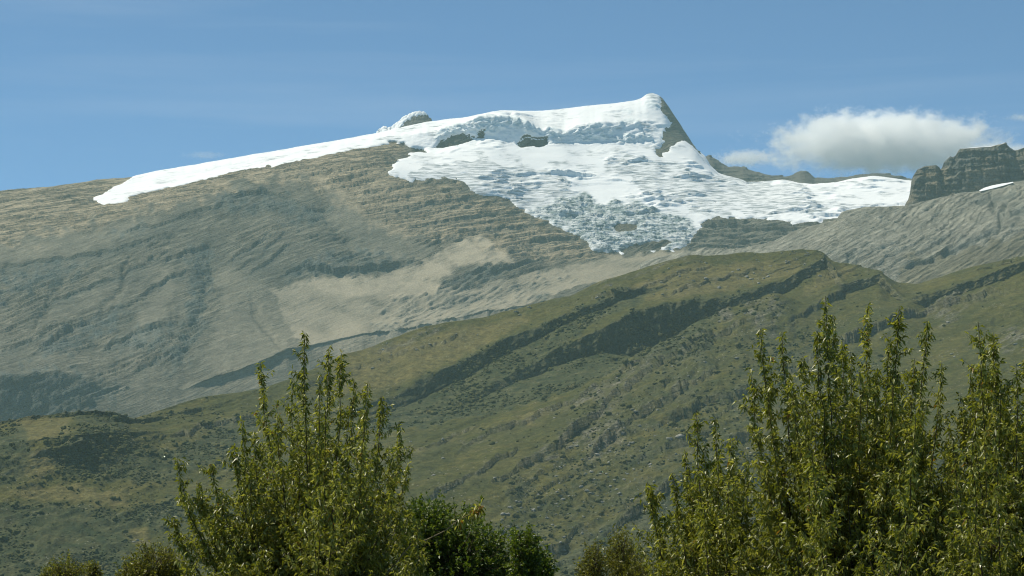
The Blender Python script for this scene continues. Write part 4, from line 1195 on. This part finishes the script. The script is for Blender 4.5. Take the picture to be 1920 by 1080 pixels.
def tree(name, label, cx, D, tips, fill, nfill, seed, leaf=WILLOW, group=None, Llen=(0.022, 0.064), dens=1.0, cat='tree', depth=0.7, spread=1.0):
    R = np.random.default_rng(seed)
    bx = (cx - 960) / FPX * D
    root = np.array([bx, D, ground_z(bx, D) - 0.05])
    E = empty(name, root)
    tag(E, label, cat, group)
    # trunk: short, with a root flare
    tk = root + np.array([[0, 0, 0], [0.01, 0, 0.12], [0.03, 0.02, 0.35], [0.02, -0.01, 0.62]])
    V, F = tube(tk, np.array([0.13, 0.095, 0.08, 0.07]), 9)
    mesh_from('trunk', V - root, F, BARK, E, True)
    fork = tk[-1]
    allt = [(px, py, R.normal(0, depth * 0.5), 1) for px, py in tips]
    fx = [p[0] for p in fill]; fy = [p[1] for p in fill]
    c = 0
    while c < nfill:
        px, py = R.uniform(min(fx), max(fx)), R.uniform(min(fy), max(fy))
        if inside(fill, np.array([px]), np.array([py]))[0]:
            allt.append((px, py, R.normal(0, depth), 0)); c += 1
    for px, py, dd, lead in allt:
        tip = at(px, py, D + dd)
        v = tip - fork
        ctrl = fork + np.array([v[0] * R.uniform(0.62, 0.95) * spread, v[1] * R.uniform(0.6, 0.9), v[2] * R.uniform(0.25, 0.5)])
        n = 14
        pts = curve(fork, ctrl, tip, n)
        pts[1:-1] += R.normal(0, 0.008, (n - 2, 3))
        ln = np.linalg.norm(np.diff(pts, axis=0), axis=1).sum()
        rad = np.linspace(0.011 if lead else 0.008, 0.0016, n) * (0.8 + 0.12 * ln)
        V, F = tube(pts, rad, 5)
        VV, FF, off = [V], [F], len(V)
        LP, LD_, = [], []
        # leaves on the leader, thicker towards its tip
        m = int((250 if lead else 150) * dens * ln / 2.0)
        tt = 1 - np.abs(R.normal(0, 0.26, m)); tt = np.clip(tt, 0.2, 1)
        pp = np.stack([np.interp(tt * (n - 1), np.arange(n), pts[:, k]) for k in range(3)], -1)
        out = R.normal(size=(m, 3)); out[:, 2] *= 0.4
        out = unit(out)
        LP.append(pp + out * 0.008); LD_.append(out * 0.75 + np.stack([0 * tt, 0 * tt, R.uniform(-1.5, 0.4, m)], -1))
        # side twigs
        nt = int((17 if lead else 15) * dens * ln / 1.8)
        for q in range(nt):
            t0 = R.uniform(0.30, 0.96)
            p0 = np.array([np.interp(t0 * (n - 1), np.arange(n), pts[:, k]) for k in range(3)])
            tl = (0.07 + 0.72 * (1 - t0) ** 0.9) * R.uniform(0.5, 1.3)
            a = R.uniform(0, 2 * pi)
            dr = np.array([cos(a), sin(a), R.uniform(0.25, 1.3)]); dr /= np.linalg.norm(dr)
            p2 = p0 + dr * tl + np.array([0, 0, R.uniform(-0.05, 0.12) * tl])
            p1 = p0 + np.array([dr[0], dr[1], 0.35]) * tl * 0.5
            tp = curve(p0, p1, p2, 5)
            V, F = tube(tp[::2], np.linspace(0.0028, 0.0009, 3), 3)
            VV.append(V); FF.append(F + off); off += len(V)
            k = max(5, int(125 * tl * R.uniform(0.7, 1.3) * dens + 6))
            ts = R.uniform(0.15, 1.0, k)
            pp = np.stack([np.interp(ts * 4, np.arange(5), tp[:, j]) for j in range(3)], -1)
            out = unit(R.normal(size=(k, 3)) * np.array([1, 1, 0.5]))
            LP.append(pp + out * 0.004); LD_.append(out * 0.7 + dr * 0.25 + np.stack([0 * ts, 0 * ts, R.uniform(-1.3, 0.5, k)], -1))
        st = mesh_from('branch', np.concatenate(VV) - root, np.concatenate(FF), BARK, E, True)
        LP, LD_ = np.concatenate(LP), np.concatenate(LD_)
        m = len(LP)
        L = R.uniform(*Llen, m)
        tint = np.clip(R.beta(2.2, 2.6, m) + R.normal(0, 0.05), 0, 1)
        V, F, tn = leaves_geo(LP, LD_, L, L * R.uniform(0.13, 0.20, m), tint, R)
        lf = mesh_from('leaves', V - root, F, leaf, st, False, {'tint': tn})
        lf['kind'] = 'stuff'
    return E


def bush(name, label, lobes, D, seed, leaf=GREEN, nleaf=2600, L=(0.028, 0.05), wr=0.30, group=None, stems=22, upright=0.0):
    """rounded bush: twigs reaching lumpy crown surface, leaves in sprigs"""
    R = np.random.default_rng(seed)
    cx = np.mean([l[0] for l in lobes])
    bx = (cx - 960) / FPX * D
    root = np.array([bx, D, ground_z(bx, D) - 0.05])
    E = empty(name, root)
    tag(E, label, 'bush', group)
    tk = root + np.array([[0, 0, 0], [0.01, 0.0, 0.15], [0, 0.02, 0.4]])
    V, F = tube(tk, np.array([0.10, 0.07, 0.055]), 8)
    mesh_from('trunk', V - root, F, BARK, E, True)
    for (px, py, rx, ry) in lobes:
        c = at(px, py, D + R.normal(0, 0.15))
        ax = np.array([rx, (rx + ry) * 0.5, ry]) / FPX * D
        VV, FF, off = [], [], 0
        LP, LD_, LT = [], [], []
        p0 = tk[-1]
        lim = curve(p0, p0 * 0.5 + c * 0.5 + np.array([0, 0, 0.1]), c, 8)
        V, F = tube(lim, np.linspace(0.035, 0.012, 8), 6)
        VV.append(V); FF.append(F); off += len(V)
        nsp = nleaf // 14
        u = unit(R.normal(size=(nsp, 3)))
        rr = R.uniform(0.25, 1.0, nsp) ** 0.42
        lump_ = 1 + 0.28 * fbm(u[:, 0] * 2.2 + seed, u[:, 2] * 2.2 + u[:, 1] * 1.7, 3, seed) * 2
        sp = c + u * ax * (rr * lump_)[:, None]
        for q in range(nsp):
            dr = unit(u[q] * np.array([0.8, 0.8, 0.6]) + np.array([0, 0, 0.55 + upright]))
            l_ = R.uniform(0.07, 0.16)
            a_, b_ = sp[q] - dr * l_, sp[q] + dr * l_ * 0.3
            if q % 2 == 0:
                tp = curve(c + (a_ - c) * 0.35, (c + a_) * 0.5 + R.normal(0, 0.03, 3), b_, 5)
                V, F = tube(tp, np.linspace(0.005, 0.001, 5), 3)
                VV.append(V); FF.append(F + off); off += len(V)
            k = 12
            ts = R.uniform(0, 1, k)[:, None]
            LP.append(a_ * (1 - ts) + b_ * ts)
            o_ = unit(R.normal(size=(k, 3)))
            LD_.append(o_ * 0.8 + dr * 0.7)
            LT.append(np.clip(R.beta(2, 2.4, k) + 0.12 * (lump_[q] - 1) * 2, 0, 1))
        st = mesh_from('limb', np.concatenate(VV) - root, np.concatenate(FF), BARK, E, True)
        LP, LD_, LT = np.concatenate(LP), np.concatenate(LD_), np.concatenate(LT)
        m = len(LP)
        Ls = R.uniform(*L, m)
        V, F, tn = leaves_geo(LP, LD_, Ls, Ls * wr * R.uniform(0.7, 1.1, m), LT, R)
        lf = mesh_from('leaves', V - root, F, leaf, st, False, {'tint': tn})
        lf['kind'] = 'stuff'
    return E


# left willow-like shrub tree
tree('willow_tree', 'bushy olive green tree with upright shoots, left of the dark rounded bush', 585, 21.0,
     [(488, 680), (572, 624), (617, 650), (640, 662), (600, 700), (548, 720), (690, 715), (716, 742), (664, 712), (752, 800), (766, 868), (452, 786), (332, 858), (396, 870), (440, 838), (520, 772), (476, 806), (322, 968), (345, 925), (372, 905), (655, 760), (735, 860)],
     [(335, 985), (380, 925), (450, 870), (480, 800), (560, 740), (640, 730), (720, 790), (745, 880), (800, 960), (820, 1080), (800, 1180), (350, 1180), (318, 1060)], 108, 3)
# reddish dry side branch leaning right
# right-hand trees
tree('willow_tree', 'short bushy tree with few spires, left of the tall right-hand group', 1340, 20.0,
     [(1305, 768), (1342, 784), (1285, 846), (1370, 822), (1260, 886), (1214, 904), (1400, 862), (1322, 830), (1222, 940)],
     [(1225, 990), (1260, 930), (1300, 860), (1370, 850), (1420, 930), (1450, 1000), (1450, 1180), (1235, 1180), (1220, 1060)], 66, 11)
tree('willow_tree', 'tallest many-spired olive tree in the middle of the right-hand group', 1590, 19.0,
     [(1406, 690), (1426, 616), (1466, 622), (1548, 555), (1562, 590), (1532, 620), (1505, 668), (1628, 570), (1686, 574), (1668, 640), (1740, 602), (1766, 680), (1595, 660), (1645, 690), (1715, 672), (1440, 720), (1480, 700), (1580, 640)],
     [(1420, 820), (1440, 740), (1500, 690), (1600, 690), (1700, 690), (1760, 730), (1790, 800), (1800, 1180), (1430, 1180), (1425, 960)], 138, 23)
tree('willow_tree', 'tall leafy tree cut off by the right picture edge', 1880, 18.5,
     [(1834, 604), (1862, 622), (1848, 650), (1905, 684), (1800, 740), (1778, 800), (1790, 850), (1930, 640), (1960, 600), (1990, 660), (1820, 700), (1885, 730)],
     [(1755, 900), (1790, 790), (1850, 690), (1900, 720), (2000, 680), (2060, 800), (2060, 1180), (1790, 1180)], 98, 31)

# bushes
bush('round_bush', 'dark green rounded bush beside the left tree', [(850, 1060, 95, 120), (905, 1075, 70, 90), (800, 1010, 60, 70), (835, 1150, 130, 90)], 23.5, 5, GREEN, 9000)
bush('round_bush', 'small dark green bush with upright tips, right of the larger round bush', [(985, 1050, 32, 62), (1010, 1075, 28, 50), (990, 1140, 45, 60)], 23.0, 9, GREEN, 4600, upright=0.6)
bush('broom_bush', 'olive brown broom-like bush between the two tree groups', [(1165, 1045, 34, 55), (1110, 1070, 34, 50), (1195, 1090, 36, 45), (1140, 1140, 60, 60)], 22.0, 13, OLIVE, 4200, (0.02, 0.045), 0.16, upright=1.4)
bush('broom_bush', 'low olive bush just left of the left tree', [(290, 1060, 55, 48), (255, 1085, 40, 40), (325, 1090, 40, 50), (280, 1150, 70, 60)], 22.5, 17, OLIVE, 4600, (0.02, 0.045), 0.2, upright=0.8)
bush('broom_bush', 'lowest small bush at the bottom left, two tufts showing', [(125, 1075, 40, 30), (175, 1082, 14, 30), (95, 1085, 18, 22), (130, 1130, 55, 40)], 22.0, 19, OLIVE, 3000, (0.02, 0.04), 0.2, upright=0.8)


# bare dry twig in front of the round bush
def dry_twig():
    D = 20.6
    pts = at(np.array([770, 800, 835, 860, 885, 900]), np.array([1022, 1012, 995, 975, 962, 948]), np.array([D] * 6) + np.array([0, .05, .1, .1, .15, .2]))
    c0 = pts[0]
    V, F = tube(np.concatenate([[pts[0] + np.array([-0.3, 0.1, -0.35])], pts]), np.linspace(0.007, 0.002, 7), 5)
    o = mesh_from('dry_branch', V, F, TWIG, None, True)
    tag(o, 'bare pale branch reaching right across the dark rounded bush', 'branch')
    R = np.random.default_rng(4)
    n = 120
    t = 1 - np.abs(R.normal(0, 0.25, n)); t = np.clip(t, 0.4, 1)
    P = np.stack([np.interp(t * 5, np.arange(6), pts[:, k]) for k in range(3)], -1) + R.normal(0, 0.02, (n, 3))
    d = R.normal(size=(n, 3)); d[:, 2] -= 0.6
    L = R.uniform(0.05, 0.09, n)
    V, F, tn = leaves_geo(P, d, L, L * 0.13, np.clip(R.beta(3, 2, n) + 0.15, 0, 1), R)
    lf = mesh_from('leaves', V, F, WILLOW, o, False, {'tint': tn})
    lf['kind'] = 'stuff'


dry_twig()


# ------------------------------------------------------------------ clouds (real volumes beyond the mountains)
def cloud(label, c_px, c_py, D, half, dens, seed, tilt=0.0, squash=0.55):
    V, F = ico(4)
    c = at(c_px, c_py, D)
    V = V * np.array([half[0], half[1], half[2]]) * 1.4
    M = Mat('cloud_vapour_%d' % seed)
    co = M.coord()
    sc = M.mapping(co, (1.0 / half[0], 1.0 / half[1], 1.0 / half[2]))
    wob = M.n('TexNoise', Vector=M.mapping(co, (1, 1, 1), (0, 0, 0), (seed * 311.0, 0, 0)), Scale=2.2 / half[0], Detail=5.0, Roughness=0.6)
    dvec = M.n('VectorMath', _operation='SUBTRACT', i0=wob.outputs['Color'], i1=(0.5, 0.5, 0.5)).outputs[0]
    dvec = M.n('VectorMath', _operation='MULTIPLY', i0=dvec, i1=(1.3, 1.0, 1.3)).outputs[0]
    v2 = M.n('VectorMath', _operation='ADD', i0=sc, i1=dvec).outputs[0]
    ln = M.n('VectorMath', _operation='LENGTH', i0=v2).outputs['Value']
    fine = M.noise(M.mapping(co, (1, 1, 1.6), (0, 0, 0), (0, seed * 97.0, 0)), 7.0 / half[0], 8.0, 0.68)
    e = M.math('ADD', ln, M.math('MULTIPLY', M.math('SUBTRACT', fine, 0.5), 2.0))
    d = M.n('MapRange', Value=e, i1=1.05, i2=0.45, i3=0.0, i4=1.0).outputs[0]
    d = M.math('POWER', d, 1.4)
    vs = M.n('VolumePrincipled', Density=M.math('MULTIPLY', d, dens), Anisotropy=0.2)
    vs.inputs['Color'].default_value = (1.0, 1.0, 1.0, 1)
    M.t.links.new(vs.outputs[0], M.out.inputs['Volume'])
    o = mesh_from('cloud', V, F, M.m)
    o.location = c
    o.rotation_euler = (0, tilt, 0)
    tag(o, label, 'cloud')
    return o


S.cycles.volume_step_rate = 1.0
S.cycles.volume_max_steps = 128
cloud('large flat-based white cloud above the saddle, left of the rock tower', 1660, 264, 15000, (760, 340, 200), 0.024, 1)
cloud('small thin white cloud just right of the summit above the dark crest', 1395, 297, 15000, (220, 120, 60), 0.014, 2)
cloud('faint streak of cloud trailing to the right picture edge', 1850, 285, 15500, (470, 160, 80), 0.012, 3)
cloud('tiny faint wisp hanging over the long snow shoulder at the left', 385, 291, 15000, (150, 60, 26), 0.004, 5)
cloud('thin wisp at the right picture edge above the rock tower', 1925, 220, 16000, (170, 80, 32), 0.006, 4)


# ------------------------------------------------------------------ haze: the air between the camera and the mountain
def haze():
    bpy.context.view_layer.update()
    zs = [(o.matrix_world @ Vector(c)).z for o in bpy.data.objects if o.type == 'MESH' and o.name.split('.')[0] in ('ground', 'hill', 'mountain', 'glacier', 'rock_slope', 'rock_tower', 'rock_crest') for c in o.bound_box]
    x, y0, y1, z0, z1 = 8400.0, -2700.0, 10300.0, min(zs) - 1.0, max(zs) + 12.0
    V = np.array([[-x, y0, z0], [x, y0, z0], [x, y1, z0], [-x, y1, z0], [-x, y0, z1], [x, y0, z1], [x, y1, z1], [-x, y1, z1]])
    F = np.array([[3, 2, 1, 0], [4, 5, 6, 7], [0, 1, 5, 4], [1, 2, 6, 5], [2, 3, 7, 6], [3, 0, 4, 7]])
    M = Mat('haze_air')
    v = M.n('VolumePrincipled', Density=HAZE_DENSITY, Anisotropy=0.0)
    v.inputs['Color'].default_value = (*HAZE_COLOR, 1)
    M.t.links.new(v.outputs[0], M.out.inputs['Volume'])
    o = mesh_from('haze', V, F, M.m)
    o['kind'] = 'stuff'
    o['label'] = 'thin bluish haze in the air before the mountain'


haze()
